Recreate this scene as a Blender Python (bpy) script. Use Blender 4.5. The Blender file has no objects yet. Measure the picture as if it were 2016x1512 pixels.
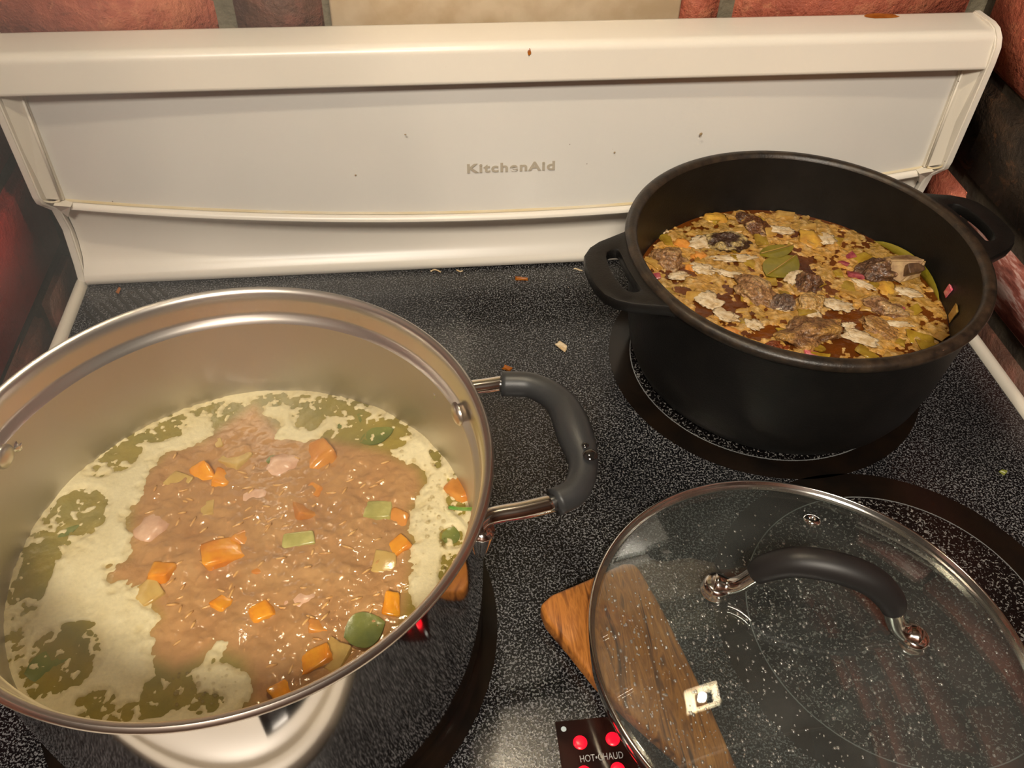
import bpy, bmesh, math, random
from mathutils import Vector, Matrix, Euler, noise
random.seed(7)
PI = math.pi
scene = bpy.context.scene
COL = scene.collection

# ------------------------------------------------------------------ camera
CAM = Vector((-0.0764, -0.6176, 0.4695))
CROT = Euler((math.radians(45.015), math.radians(-1.283), math.radians(-6.107)), 'XYZ')
FPX = 1691.0
cd = bpy.data.cameras.new('camera'); cam = bpy.data.objects.new('camera', cd); COL.objects.link(cam)
cam.location = CAM; cam.rotation_euler = CROT
cd.sensor_fit = 'HORIZONTAL'; cd.sensor_width = 36.0; cd.lens = 36.0 * FPX / 2016.0
cd.clip_start = 0.01; cd.clip_end = 50
scene.camera = cam

# ------------------------------------------------------------------ world, lights, exposure
scene.view_settings.view_transform = 'Standard'
scene.view_settings.look = 'None'
scene.view_settings.gamma = 1.0
scene.view_settings.use_curve_mapping = False
scene.view_settings.exposure = 1.12
w = bpy.data.worlds.new('world'); scene.world = w; w.use_nodes = True
bg = w.node_tree.nodes['Background']; bg.inputs[0].default_value = (1.0, 0.93, 0.84, 1); bg.inputs[1].default_value = 0.10
LAMP = Vector((-0.06, -0.225, 0.696))          # lamp under the hood
LAMP_W = 225.0                                 # emission strength of its lens
def area_light(name, loc, rot, sx, sy, power, color):
    l = bpy.data.lights.new(name, 'AREA'); l.shape = 'RECTANGLE'; l.size = sx; l.size_y = sy
    l.energy = power; l.color = color
    o = bpy.data.objects.new(name, l); COL.objects.link(o); o.location = loc; o.rotation_euler = rot
    return o
ROOM_LIGHT = area_light('ceiling_room_light', (-0.4, -2.0, 2.02), (0, 0, 0), 0.6, 0.6, 42.0, (1.0, 0.90, 0.76))

# ------------------------------------------------------------------ helpers
def lin(r, g, b):
    f = lambda c: (c / 255.0 / 12.92) if c / 255.0 <= 0.04045 else ((c / 255.0 + 0.055) / 1.055) ** 2.4
    return (f(r), f(g), f(b), 1.0)
RM = CROT.to_matrix()
def ray(px, py):
    return RM @ Vector(((px - 1008) / FPX, -(py - 756) / FPX, -1.0))
def at(px, py, z):
    d = ray(px, py); return CAM + d * ((z - CAM.z) / d.z)
def atx(px, py, x):
    d = ray(px, py); return CAM + d * ((x - CAM.x) / d.x)
def aty(px, py, y):
    d = ray(px, py); return CAM + d * ((y - CAM.y) / d.y)
def fbm(x, y, z=0.0, o=3):
    v = 0.0; a = 1.0; s = 0.0
    for i in range(o):
        v += a * noise.noise(Vector((x, y, z + i * 7.3))); s += a; a *= 0.5; x *= 2.03; y *= 2.03; z *= 2.03
    return v / s
def sstep(a, b, x):
    t = max(0.0, min(1.0, (x - a) / (b - a))); return t * t * (3 - 2 * t)

def link(name, me, mats=None, parent=None, smooth=True):
    o = bpy.data.objects.new(name, me); COL.objects.link(o)
    if mats is not None:
        for m in (mats if isinstance(mats, (list, tuple)) else [mats]): me.materials.append(m)
    if parent: o.parent = parent
    if smooth and me.polygons: me.polygons.foreach_set('use_smooth', [True] * len(me.polygons))
    return o
def mesh(name, V, F):
    me = bpy.data.meshes.new(name); me.from_pydata([tuple(v) for v in V], [], F); me.update(); return me
def frombm(name, bm):
    me = bpy.data.meshes.new(name); bmesh.ops.recalc_face_normals(bm, faces=bm.faces); bm.to_mesh(me); bm.free(); return me
def tag(o, label, cat, group=None, kind=None):
    if label: o['label'] = label
    if cat: o['category'] = cat
    if group: o['group'] = group
    if kind: o['kind'] = kind
    return o
def empty(name, loc=(0, 0, 0), rot=(0, 0, 0)):
    o = bpy.data.objects.new(name, None); COL.objects.link(o); o.location = loc; o.rotation_euler = rot
    o.empty_display_size = 0.02; return o
def sharp(o, ang=35):
    me = o.data
    try: me.set_sharp_from_angle(angle=math.radians(ang))
    except Exception: pass
    return o
def box_me(name, x0, x1, y0, y1, z0, z1, bev=0.0, seg=2):
    bm = bmesh.new(); bmesh.ops.create_cube(bm, size=1)
    for v in bm.verts:
        v.co = Vector((x0 + (v.co.x + .5) * (x1 - x0), y0 + (v.co.y + .5) * (y1 - y0), z0 + (v.co.z + .5) * (z1 - z0)))
    if bev: bmesh.ops.bevel(bm, geom=bm.edges[:], offset=bev, segments=seg, affect='EDGES', profile=.5)
    return frombm(name, bm)
def lathe(name, prof, n=96, closed=False):
    V = []; F = []
    m = len(prof)
    for i in range(n):
        a = 2 * PI * i / n; ca, sa = math.cos(a), math.sin(a)
        for r, z in prof: V.append((r * ca, r * sa, z))
    for i in range(n):
        j = (i + 1) % n
        for k in range(m if closed else m - 1):
            k2 = (k + 1) % m
            F.append((i * m + k, j * m + k, j * m + k2, i * m + k2))
    return V, F
def lathe_me(name, prof, n=96, closed=False):
    V, F = lathe(name, prof, n, closed)
    bm = bmesh.new(); me = mesh(name, V, F); bm.from_mesh(me); bmesh.ops.remove_doubles(bm, verts=bm.verts, dist=1e-6)
    bpy.data.meshes.remove(me); return frombm(name, bm)
def catmull(pts, n):
    P = [Vector(p) for p in pts]; P = [P[0] * 2 - P[1]] + P + [P[-1] * 2 - P[-2]]; out = []
    segs = len(P) - 3
    for i in range(n + 1):
        t = i / n * segs; k = min(int(t), segs - 1); t -= k
        a, b, c, d = P[k:k + 4]
        out.append(.5 * ((2 * b) + (c - a) * t + (2 * a - 5 * b + 4 * c - d) * t * t + (3 * b - a - 3 * c + d) * t ** 3))
    return out
def tube_me(name, path, rad, n=16, cap=True, flat=None):
    """rad: float or list; flat: optional (normal, scale) squash"""
    V = []; F = []; L = len(path)
    R = rad if isinstance(rad, (list, tuple)) else [rad] * L
    T = [(path[min(i + 1, L - 1)] - path[max(i - 1, 0)]).normalized() for i in range(L)]
    up = Vector((0, 0, 1)) if abs(T[0].z) < .9 else Vector((1, 0, 0))
    N = (up - T[0] * up.dot(T[0])).normalized()
    for i in range(L):
        N = (N - T[i] * N.dot(T[i])).normalized(); B = T[i].cross(N)
        for k in range(n):
            a = 2 * PI * k / n
            V.append(path[i] + (N * math.cos(a) + B * math.sin(a)) * R[i])
    for i in range(L - 1):
        for k in range(n):
            k2 = (k + 1) % n; F.append((i * n + k, i * n + k2, (i + 1) * n + k2, (i + 1) * n + k))
    if cap:
        F.append(tuple(range(n))[::-1]); F.append(tuple(range((L - 1) * n, L * n)))
    return mesh(name, V, F)
def prism_me(name, pts, z0, z1, bev=0.0, hole=None, seg=2):
    """extruded outline with an optional hole (outline and hole have the same vertex count)"""
    bm = bmesh.new()
    if hole is None:
        lo = [bm.verts.new((p[0], p[1], z0)) for p in pts]
        f = bm.faces.new(lo); r = bmesh.ops.extrude_face_region(bm, geom=[f])
        for v in r['geom']:
            if isinstance(v, bmesh.types.BMVert): v.co.z = z1
    else:
        n = len(pts); rings = []
        for z in (z0, z1):
            rings.append(([bm.verts.new((p[0], p[1], z)) for p in pts], [bm.verts.new((p[0], p[1], z)) for p in hole]))
        for i in range(n):
            j = (i + 1) % n
            for (o, h) in rings: bm.faces.new((o[i], o[j], h[j], h[i]))
            bm.faces.new((rings[0][0][i], rings[0][0][j], rings[1][0][j], rings[1][0][i]))
            bm.faces.new((rings[0][1][i], rings[0][1][j], rings[1][1][j], rings[1][1][i]))
    bmesh.ops.recalc_face_normals(bm, faces=bm.faces)
    if bev:
        ed = [e for e in bm.edges if len(e.link_faces) == 2 and e.calc_face_angle(0) > .7]
        bmesh.ops.bevel(bm, geom=ed, offset=bev, segments=seg, affect='EDGES', profile=.5)
    return frombm(name, bm)
def annulus_me(name, r0, r1, z=0.0, n=96):
    V = []; F = []
    for i in range(n):
        a = 2 * PI * i / n; c, s = math.cos(a), math.sin(a); V += [(r0 * c, r0 * s, z), (r1 * c, r1 * s, z)]
    for i in range(n):
        j = (i + 1) % n; F.append((2 * i, 2 * i + 1, 2 * j + 1, 2 * j))
    return mesh(name, V, F)
def disc_me(name, r, z=0.0, n=32):
    V = [(r * math.cos(2 * PI * i / n), r * math.sin(2 * PI * i / n), z) for i in range(n)]
    return mesh(name, V, [tuple(range(n))])

# ------------------------------------------------------------------ materials
class NT:
    def __init__(s, name):
        s.m = bpy.data.materials.new(name); s.m.use_nodes = True; s.t = s.m.node_tree
        s.n = s.t.nodes; s.b = s.n['Principled BSDF']; s.out = s.n['Material Output']
    def add(s, typ, **kw):
        x = s.n.new(typ)
        for k, v in kw.items(): setattr(x, k, v)
        return x
    def lk(s, a, b): s.t.links.new(a, b)
    def coord(s):
        if not hasattr(s, 'tc'): s.tc = s.add('ShaderNodeTexCoord').outputs['Object']
        return s.tc
    def noise(s, scale, detail=3, rough=.5, dist=0.0):
        x = s.add('ShaderNodeTexNoise'); x.inputs['Scale'].default_value = scale; x.inputs['Detail'].default_value = detail
        x.inputs['Roughness'].default_value = rough; x.inputs['Distortion'].default_value = dist
        s.lk(s.coord(), x.inputs['Vector']); return x.outputs['Fac']
    def voro(s, scale, feature='F1'):
        x = s.add('ShaderNodeTexVoronoi', feature=feature); x.inputs['Scale'].default_value = scale; s.lk(s.coord(), x.inputs['Vector']); return x.outputs['Distance']
    def ramp(s, fac, stops):
        x = s.add('ShaderNodeValToRGB'); e = x.color_ramp.elements
        while len(e) < len(stops): e.new(.5)
        for i, (p, c) in enumerate(stops): e[i].position = p; e[i].color = c if len(c) == 4 else (*c, 1)
        s.lk(fac, x.inputs[0]); return x.outputs[0]
    def mix(s, fac, a, b):
        x = s.add('ShaderNodeMix', data_type='RGBA')
        for sock, v in ((x.inputs[0], fac), (x.inputs[6], a), (x.inputs[7], b)):
            if hasattr(v, 'is_linked'): s.lk(v, sock)
            else: sock.default_value = v
        return x.outputs[2]
    def math(s, op, a, b=0.0):
        x = s.add('ShaderNodeMath', operation=op)
        for i, v in enumerate((a, b)):
            if hasattr(v, 'is_linked'): s.lk(v, x.inputs[i])
            else: x.inputs[i].default_value = v
        return x.outputs[0]
    def bump(s, h, strength=.3, dist=.001):
        x = s.add('ShaderNodeBump'); x.inputs['Strength'].default_value = strength; x.inputs['Distance'].default_value = dist
        s.lk(h, x.inputs['Height']); s.lk(x.outputs[0], s.b.inputs['Normal']); return x
    def set(s, color=None, rough=None, metal=None, spec=None, **kw):
        b = s.b
        for k, v in (('Base Color', color), ('Roughness', rough), ('Metallic', metal), ('Specular IOR Level', spec)):
            if v is None: continue
            if hasattr(v, 'is_linked'): s.lk(v, b.inputs[k])
            else: b.inputs[k].default_value = v
        for k, v in kw.items(): b.inputs[k.replace('_', ' ')].default_value = v
        return s
GREY = lambda v: (v, v, v, 1)

def m_plain(name, col, rough=.5, metal=0.0, spec=.5, var=None, vs=30.0, bump=None, bs=300.0, bd=.0005, coat=0.0):
    t = NT(name)
    c = col
    if var is not None: c = t.mix(t.ramp(t.noise(vs, 4), [(.35, GREY(0)), (.65, GREY(1))]), col, var)
    t.set(c, rough, metal, spec)
    if coat: t.b.inputs['Coat Weight'].default_value = coat; t.b.inputs['Coat Roughness'].default_value = .08
    if bump: t.bump(t.noise(bs, 3), bump, bd)
    return t.m

M = {}
def enamel(name, col, rough=.25):
    t = NT(name)
    n = t.voro(55.0); sp = t.ramp(n, [(.0, GREY(1)), (.022, GREY(1)), (.034, GREY(0))])
    rn = t.ramp(t.noise(9, 2), [(.52, GREY(0)), (.6, GREY(1))])
    f = t.math('MULTIPLY', sp, rn)
    base = t.mix(t.ramp(t.noise(6, 3), [(.3, GREY(0)), (.75, GREY(1))]), col, tuple(c * .93 for c in col[:3]) + (1,))
    t.set(t.mix(f, base, lin(96, 70, 45)), rough, 0, .5)
    return t.m
M['enamel'] = enamel('white_enamel', lin(236, 229, 216), .3)
M['panel'] = enamel('white_glass_panel', lin(222, 219, 212), .16)
M['trim'] = enamel('cream_trim', lin(228, 220, 204), .35)
M['caulk'] = m_plain('yellowed_grease', lin(204, 184, 138), .45, var=lin(216, 206, 184), vs=14)

t = NT('speckled_glass_ceramic')
nz = t.noise(800, 1.5, .6, .6)
fac = t.ramp(nz, [(.525, GREY(0)), (.60, GREY(1))])
big = t.ramp(t.noise(12, 2), [(.3, GREY(.55)), (.7, GREY(1))])
f = t.math('MULTIPLY', fac, big)
t.set(t.mix(f, lin(12, 12, 14), lin(118, 118, 120)), t.mix(t.noise(25, 3), GREY(.16), GREY(.30)), 0, .5)
t.bump(nz, .2, .0003)
M['glass_top'] = t.m
M['burner_black'] = m_plain('burner_band_black', lin(16, 13, 11), .16, var=lin(26, 18, 12), vs=40)
M['ring_print'] = m_plain('burner_ring_print', lin(120, 122, 122), .3)
t = NT('burner_zone_speckle')
f = t.ramp(t.noise(560, 1.5, .6, .8), [(.575, GREY(0)), (.64, GREY(1))])
t.set(t.mix(f, lin(12, 10, 10), lin(120, 118, 116)), .22, 0, .5)
M['burner_zone'] = t.m
M['slot'] = m_plain('vent_print', lin(26, 23, 20), .35)
M['ind_black'] = m_plain('indicator_window', lin(20, 8, 8), .12, var=lin(44, 20, 16), vs=60)
M['print'] = m_plain('grey_print', lin(150, 150, 150), .4)
M['printdot'] = m_plain('pale_print_dot', lin(170, 185, 190), .4)
M['logo'] = m_plain('logo_print', lin(178, 168, 150), .4)
t = NT('red_indicator'); t.set(lin(200, 0, 10), .3); t.b.inputs['Emission Color'].default_value = (1, .005, .02, 1); t.b.inputs['Emission Strength'].default_value = .75
M['led'] = t.m
M['screen'] = m_plain('black_display', lin(10, 10, 11), .1)
M['speck'] = m_plain('tan_speck', lin(158, 136, 104), .4)
M['grease'] = m_plain('brown_grease', lin(138, 72, 12), .25, var=lin(176, 104, 30), vs=90)

t = NT('mirror_steel'); t.set(lin(205, 200, 196), .07, 1.0); M['steel'] = t.m
t = NT('brushed_steel_inside')
t.set(t.mix(t.noise(14, 3), lin(208, 204, 196), lin(196, 190, 178)), t.mix(t.noise(40, 3), GREY(.40), GREY(.52)), 1.0)
mp = t.add('ShaderNodeMapping'); mp.inputs['Scale'].default_value = (20, 20, 900); t.lk(t.coord(), mp.inputs[0])
nn = t.add('ShaderNodeTexNoise'); nn.inputs['Scale'].default_value = 1.0; t.lk(mp.outputs[0], nn.inputs['Vector'])
t.bump(nn.outputs['Fac'], .06, .0004)
M['brushed'] = t.m
t = NT('brushed_rim'); t.set(lin(224, 216, 206), .3, 1.0); M['rim'] = t.m
M['chrome'] = m_plain('chrome', lin(228, 224, 218), .14, 1.0)
M['grip'] = m_plain('soft_grey_grip', lin(50, 51, 52), .42, spec=.45, bump=.08, bs=900)
M['lidgrip'] = m_plain('soft_black_grip', lin(33, 31, 31), .45, spec=.4)
M['iron'] = m_plain('seasoned_cast_iron', lin(13, 12, 11), .46, 0, .4, var=lin(20, 18, 16), vs=45, bump=.28, bs=750, bd=.0006)
M['iron_rim'] = m_plain('worn_cast_iron_rim', lin(30, 25, 20), .40, 0, .5, var=lin(58, 46, 34), vs=120, bump=.3, bs=800, bd=.0006)
M['wet'] = m_plain('water_drop', lin(28, 26, 25), .04, spec=.9)

t = NT('olive_wood')
mp = t.add('ShaderNodeMapping'); mp.inputs['Scale'].default_value = (26, 3.2, 8); mp.inputs['Rotation'].default_value = (0, 0, math.radians(20)); t.lk(t.coord(), mp.inputs[0])
nn = t.add('ShaderNodeTexNoise'); nn.inputs['Scale'].default_value = 6.0; nn.inputs['Detail'].default_value = 5; nn.inputs['Distortion'].default_value = 1.6; t.lk(mp.outputs[0], nn.inputs['Vector'])
t.set(t.ramp(nn.outputs['Fac'], [(.32, lin(86, 46, 16)), (.42, lin(140, 84, 34)), (.5, lin(184, 118, 52)), (.58, lin(150, 90, 36)), (.7, lin(196, 130, 62))]), .42)
t.bump(nn.outputs['Fac'], .15, .0005)
M['wood'] = t.m

def thin_glass(name, tint, extra=0.0, rough=.015, fog_sheen=0.0):
    t = NT(name); t.n.remove(t.b)
    g = t.add('ShaderNodeNewGeometry'); d = t.add('ShaderNodeVectorMath', operation='DOT_PRODUCT')
    t.lk(g.outputs['Normal'], d.inputs[0]); t.lk(g.outputs['Incoming'], d.inputs[1])
    a = t.math('ABSOLUTE', d.outputs['Value']); p = t.math('POWER', t.math('SUBTRACT', 1.0, a), 5.0)
    fr = t.math('ADD', t.math('MULTIPLY', p, .96), .04 + extra)
    tr = t.add('ShaderNodeBsdfTransparent'); tr.inputs[0].default_value = tint
    gl = t.add('ShaderNodeBsdfGlossy'); gl.inputs['Roughness'].default_value = rough
    mx = t.add('ShaderNodeMixShader'); t.lk(fr, mx.inputs[0]); t.lk(tr.outputs[0], mx.inputs[1]); t.lk(gl.outputs[0], mx.inputs[2])
    res = mx.outputs[0]
    if fog_sheen:  # pale diffuse mix: condensation, with the lid's reflected grey veil painted in
        df = t.add('ShaderNodeBsdfDiffuse'); df.inputs[0].default_value = (.78, .80, .77, 1)
        fz = t.math('MULTIPLY', t.ramp(t.noise(16, 4, .6), [(.3, GREY(.35)), (.7, GREY(1))]), fog_sheen)
        m2 = t.add('ShaderNodeMixShader'); t.lk(fz, m2.inputs[0]); t.lk(res, m2.inputs[1]); t.lk(df.outputs[0], m2.inputs[2]); res = m2.outputs[0]
    t.lk(res, t.out.inputs['Surface']); return t.m
M['glass'] = thin_glass('lid_glass', (.85, .885, .865, 1), .035, .02, .04)
M['drop'] = thin_glass('droplet', (.95, .96, .95, 1), .30, .12, .12)

def brickmat(name, a, b, c, rough=.62, sc=24.0, pit=.55, fleck=None):
    t = NT(name)
    n1 = t.noise(sc, 6, .65, .4); n2 = t.noise(sc * 6, 4, .7); n3 = t.noise(sc * 2.3, 5, .7, .8)
    base = t.ramp(n1, [(.34, a), (.5, b), (.64, c)])
    base = t.mix(t.ramp(n2, [(.54, GREY(0)), (.70, GREY(pit))]), base, tuple(x * .4 for x in b[:3]) + (1,))
    if fleck: base = t.mix(t.ramp(n3, [(.56, GREY(0)), (.66, GREY(.8))]), base, fleck)
    t.set(base, rough, 0, .4)
    t.bump(t.math('ADD', n1, t.math('MULTIPLY', n2, .6)), .9, .004); return t.m
M['brick_red'] = brickmat('red_brick', lin(150, 78, 60), lin(172, 94, 72), lin(188, 114, 86), fleck=lin(196, 128, 96))
M['brick_burgundy'] = brickmat('burgundy_painted_brick', lin(150, 42, 40), lin(160, 48, 44), lin(166, 56, 50), .5, 12.)
M['brick_dark'] = brickmat('sooty_brick', lin(34, 27, 22), lin(54, 43, 33), lin(74, 56, 42), fleck=lin(112, 78, 52))
M['brick_brown'] = brickmat('dark_brown_brick', lin(76, 50, 42), lin(98, 66, 52), lin(128, 80, 66))
t = NT('worn_painted_brick')
mp = t.add('ShaderNodeMapping'); mp.inputs['Scale'].default_value = (60, 22, 110); t.lk(t.coord(), mp.inputs[0])
nn = t.add('ShaderNodeTexNoise'); nn.inputs['Scale'].default_value = 1.0; nn.inputs['Detail'].default_value = 5; nn.inputs['Roughness'].default_value = .65; t.lk(mp.outputs[0], nn.inputs['Vector'])
t.set(t.ramp(nn.outputs['Fac'], [(.36, lin(104, 50, 42)), (.47, lin(160, 92, 80)), (.53, lin(196, 156, 148)), (.64, lin(212, 184, 176))]), .5)
t.bump(nn.outputs['Fac'], .5, .002); M['brick_worn'] = t.m
M['mortar'] = m_plain('grey_green_mortar', lin(132, 124, 104), .85, var=lin(104, 98, 80), vs=40, bump=.5, bs=180, bd=.003)
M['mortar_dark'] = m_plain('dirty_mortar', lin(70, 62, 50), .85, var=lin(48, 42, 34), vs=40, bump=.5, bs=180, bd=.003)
M['tile'] = m_plain('beige_stone_tile', lin(214, 196, 168), .45, var=lin(192, 170, 138), vs=38, bump=.15, bs=60, bd=.002)
M['cabinet'] = m_plain('brown_wood_cabinet', lin(88, 50, 30), .4, var=lin(66, 36, 22), vs=9)
M['plaster'] = m_plain('warm_plaster', lin(168, 146, 120), .8)
M['floorm'] = m_plain('floor_boards', lin(92, 60, 38), .5, var=lin(70, 44, 28), vs=8)
M['hood'] = m_plain('hood_metal', lin(150, 140, 126), .35, .6)
t = NT('lamp_lens'); t.set(lin(255, 240, 210), .4); t.b.inputs['Emission Color'].default_value = (1, .86, .64, 1); t.b.inputs['Emission Strength'].default_value = LAMP_W
M['lens'] = t.m

# food
def vcol(name, rough=.2, spec=.5, bump=None, bs=400., bd=.0006, sss=0.0, coat=0.0, grain=.12, gs=260.):
    t = NT(name); a = t.add('ShaderNodeVertexColor', layer_name='Col')
    n = t.noise(gs, 4, .6); v = t.ramp(n, [(.3, GREY(1 - grain * 2)), (.7, GREY(1))])
    x = t.add('ShaderNodeMix', data_type='RGBA', blend_type='MULTIPLY'); x.inputs[0].default_value = 1
    t.lk(a.outputs[0], x.inputs[6]); t.lk(v, x.inputs[7])
    t.set(x.outputs[2], rough, 0, spec)
    if sss: t.b.inputs['Subsurface Weight'].default_value = sss; t.b.inputs['Subsurface Radius'].default_value = (.004, .002, .001); t.b.inputs['Subsurface Scale'].default_value = 1
    if coat: t.b.inputs['Coat Weight'].default_value = coat; t.b.inputs['Coat Roughness'].default_value = .05
    if bump: t.bump(t.noise(bs, 3), bump, bd)
    return t.m
M['soup'] = vcol('soup_broth', .05, .6, .6, 120., .0022, grain=.06, gs=120.)
M['foam'] = vcol('soup_foam', .55, .3, .35, 900., .0005, grain=.06, gs=500.)
M['broth'] = vcol('amber_broth', .08, .55, .3, 240., .0016, grain=.15, gs=150.)
M['scum'] = vcol('broth_scum', .2, .5, .9, 260., .0020, grain=.22, gs=300.)
M['meat'] = vcol('braised_meat', .30, .5, 1.0, 380., .0022, grain=.34, gs=520., coat=.15)
def food(name, a, b, rough=.16, sc=90., bump=.25, coat=.4):
    t = NT(name); n = t.noise(sc, 4, .55)
    t.set(t.mix(t.ramp(n, [(.35, GREY(0)), (.65, GREY(1))]), a, b), rough, 0, .5)
    t.b.inputs['Coat Weight'].default_value = coat; t.b.inputs['Coat Roughness'].default_value = .05
    t.bump(t.noise(sc * 4, 3), bump, .0008); return t.m
M['carrot'] = food('cooked_carrot', lin(240, 166, 44), lin(226, 134, 30))
M['carrot2'] = food('cooked_carrot_in_broth', lin(216, 148, 66), lin(204, 128, 54))
M['potato'] = food('cooked_potato', lin(206, 174, 100), lin(190, 152, 82))
M['celery'] = food('cooked_celery', lin(196, 188, 112), lin(160, 152, 78))
M['chicken'] = food('poached_chicken', lin(226, 186, 152), lin(208, 160, 126), .25, 120.)
M['herb'] = food('green_herb', lin(124, 128, 58), lin(98, 108, 50), .25, 60.)
M['chive'] = food('green_chive', lin(70, 150, 40), lin(110, 176, 62), .3, 200.)
M['orzo'] = food('rice_grain', lin(226, 180, 112), lin(204, 150, 84), .2, 200.)
M['onion'] = food('stewed_onion', lin(190, 152, 80), lin(160, 116, 48), .18, 140.)
M['onion2'] = food('olive_stewed_onion', lin(166, 136, 46), lin(138, 104, 28), .18, 140.)
M['redonion'] = food('red_onion', lin(128, 42, 58), lin(166, 84, 84), .2, 200.)
M['pinkonion'] = food('pink_onion', lin(214, 70, 104), lin(232, 150, 150), .25, 200.)
M['bay'] = food('bay_leaf', lin(138, 122, 34), lin(112, 102, 24), .25, 40.)
M['lemon'] = food('yellow_vegetable', lin(212, 166, 66), lin(178, 126, 52), .3, 110., .5, .1)
M['bone'] = food('pale_bone', lin(176, 146, 100), lin(120, 84, 52), .65, 120., .4, 0.0)
M['bubblefoam'] = food('white_froth', lin(222, 204, 172), lin(190, 160, 116), .4, 200., .6, .05)
M['bubble'] = thin_glass('foam_bubble', (.95, .92, .84, 1), .06, .03)

# ================================================================== THE SETTING
def structure(o): o['kind'] = 'structure'; return o
WX = 0.40; WY = 0.066
JT = 0.0105
def brick(parent, rect, axis, depth, mat, name='brick', bev=.005):
    """axis 'y': face looks to -y at y=WY ; 'r': right wall face at +WX ; 'l': left wall at -WX"""
    a0, a1, z0, z1 = rect; d = random.uniform(-.0015, .002)
    if axis == 'y': c = Vector(((a0 + a1) / 2, WY - d + depth / 2, (z0 + z1) / 2)); s = (a1 - a0, depth, z1 - z0)
    elif axis == 'r': c = Vector((WX - d + depth / 2, (a0 + a1) / 2, (z0 + z1) / 2)); s = (depth, a1 - a0, z1 - z0)
    else: c = Vector((-WX + d - depth / 2, (a0 + a1) / 2, (z0 + z1) / 2)); s = (depth, a1 - a0, z1 - z0)
    bm = bmesh.new(); bmesh.ops.create_cube(bm, size=1)
    for v in bm.verts:
        v.co = Vector((v.co.x * s[0], v.co.y * s[1], v.co.z * s[2])) + Vector([random.uniform(-.0016, .0016) for _ in range(3)])
    bmesh.ops.bevel(bm, geom=bm.edges[:], offset=min(bev, min(s) * .3), segments=3, affect='EDGES')
    o = link(name, frombm(name, bm), mat, parent); o.location = c
    return o
wall_back = structure(link('wall_back', box_me('wall_back', -1.3, 1.3, WY + .006, WY + .12, -.92, 2.05), M['mortar'], smooth=False))
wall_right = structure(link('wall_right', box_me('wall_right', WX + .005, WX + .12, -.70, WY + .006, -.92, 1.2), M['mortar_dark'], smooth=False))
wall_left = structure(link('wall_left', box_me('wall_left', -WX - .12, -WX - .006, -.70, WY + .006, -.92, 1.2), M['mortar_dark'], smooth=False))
# courses shared by the three walls
C0, C1, C2 = (.004, .060), (.071, .147), (.156, .231)
courses = [(-.078, -.006), C0, C1, C2] + [(.241 + .085 * k, .316 + .085 * k) for k in range(4)]
reds = ['brick_red', 'brick_brown', 'brick_red', 'brick_dark']
# back wall: the course that shows above the range is laid brick by brick
for a0, a1, mname in [(-.398, -.2265, 'brick_red'), (-.215, -.1405, 'brick_brown'), (.1395, .1715, 'brick_red'), (.186, .3885, 'brick_red')]:
    brick(wall_back, (a0, a1, *C2), 'y', .03, M[mname])
tl = link('tile', box_me('tile', -.1385, .1385, WY - .004, WY + .012, .128, .412, .002), M['tile'], wall_back)
for k, (z0, z1) in enumerate(courses):
    if (z0, z1) == C2 or z1 < 0: continue
    x = -.398 - (.1 if k % 2 else 0)
    while x < .39:
        a0, a1 = max(x, -.398), min(x + .19, .392)
        if z1 > .12 and a0 < .14 and a1 > -.14:
            if a0 < -.1395 and -.14 - a0 > .03: brick(wall_back, (a0, -.1405, z0, z1), 'y', .03, M[random.choice(reds)])
            if a1 > .1395 and a1 - .14 > .03: brick(wall_back, (.1405, a1, z0, z1), 'y', .03, M[random.choice(reds)])
        elif a1 - a0 > .02: brick(wall_back, (a0, a1, z0, z1), 'y', .03, M[random.choice(reds)])
        x += .2
def side(parent, ax, table):
    for k, (z0, z1) in enumerate(courses):
        rows = table.get(k)
        if ax == 'l' and k == 1: z1 = .088
        if ax == 'l' and k == 2: z0 = .098
        if rows is None:
            rows = []; y = WY - (.0 if k % 2 else .09); 
            rows.append((y + .008, WY - .002, random.choice(reds))) if WY - y > .03 else None
            while y > -.66: rows.append((max(y - .19, -.69), y, random.choice(reds))); y -= .2
        if k == 0: rows = [(a0, a1, 'brick_brown') for a0, a1, _ in rows]
        for a0, a1, mname in rows: brick(parent, (a0, a1, z0, z1), ax, .04, M[mname], bev=.006)
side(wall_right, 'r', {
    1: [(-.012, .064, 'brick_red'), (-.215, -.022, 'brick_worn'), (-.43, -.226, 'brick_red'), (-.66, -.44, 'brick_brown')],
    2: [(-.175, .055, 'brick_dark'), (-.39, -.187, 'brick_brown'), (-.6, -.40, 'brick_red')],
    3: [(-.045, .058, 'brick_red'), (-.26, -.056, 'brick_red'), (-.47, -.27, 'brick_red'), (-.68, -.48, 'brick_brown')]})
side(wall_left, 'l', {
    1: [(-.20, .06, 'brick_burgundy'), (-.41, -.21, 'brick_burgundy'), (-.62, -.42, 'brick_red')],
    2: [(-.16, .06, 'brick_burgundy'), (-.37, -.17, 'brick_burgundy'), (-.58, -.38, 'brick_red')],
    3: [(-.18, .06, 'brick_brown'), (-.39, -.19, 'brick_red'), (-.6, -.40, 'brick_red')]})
structure(link('floor', box_me('floor', -2.2, 2.2, -2.8, WY + .12, -.96, -.92), M['floorm'], smooth=False))
structure(link('ceiling', box_me('ceiling', -2.2, 2.2, -2.8, WY + .12, 2.05, 2.1), M['plaster'], smooth=False))
structure(link('wall_front', box_me('wall_front', -2.2, 2.2, -2.85, -2.8, -.92, 2.05), M['cabinet'], smooth=False))
structure(link('wall_far_left', box_me('wall_far_left', -2.25, -2.2, -2.8, WY, -.92, 2.05), M['plaster'], smooth=False))
structure(link('wall_far_right', box_me('wall_far_right', 2.2, 2.25, -2.8, WY, -.92, 2.05), M['cabinet'], smooth=False))

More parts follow.
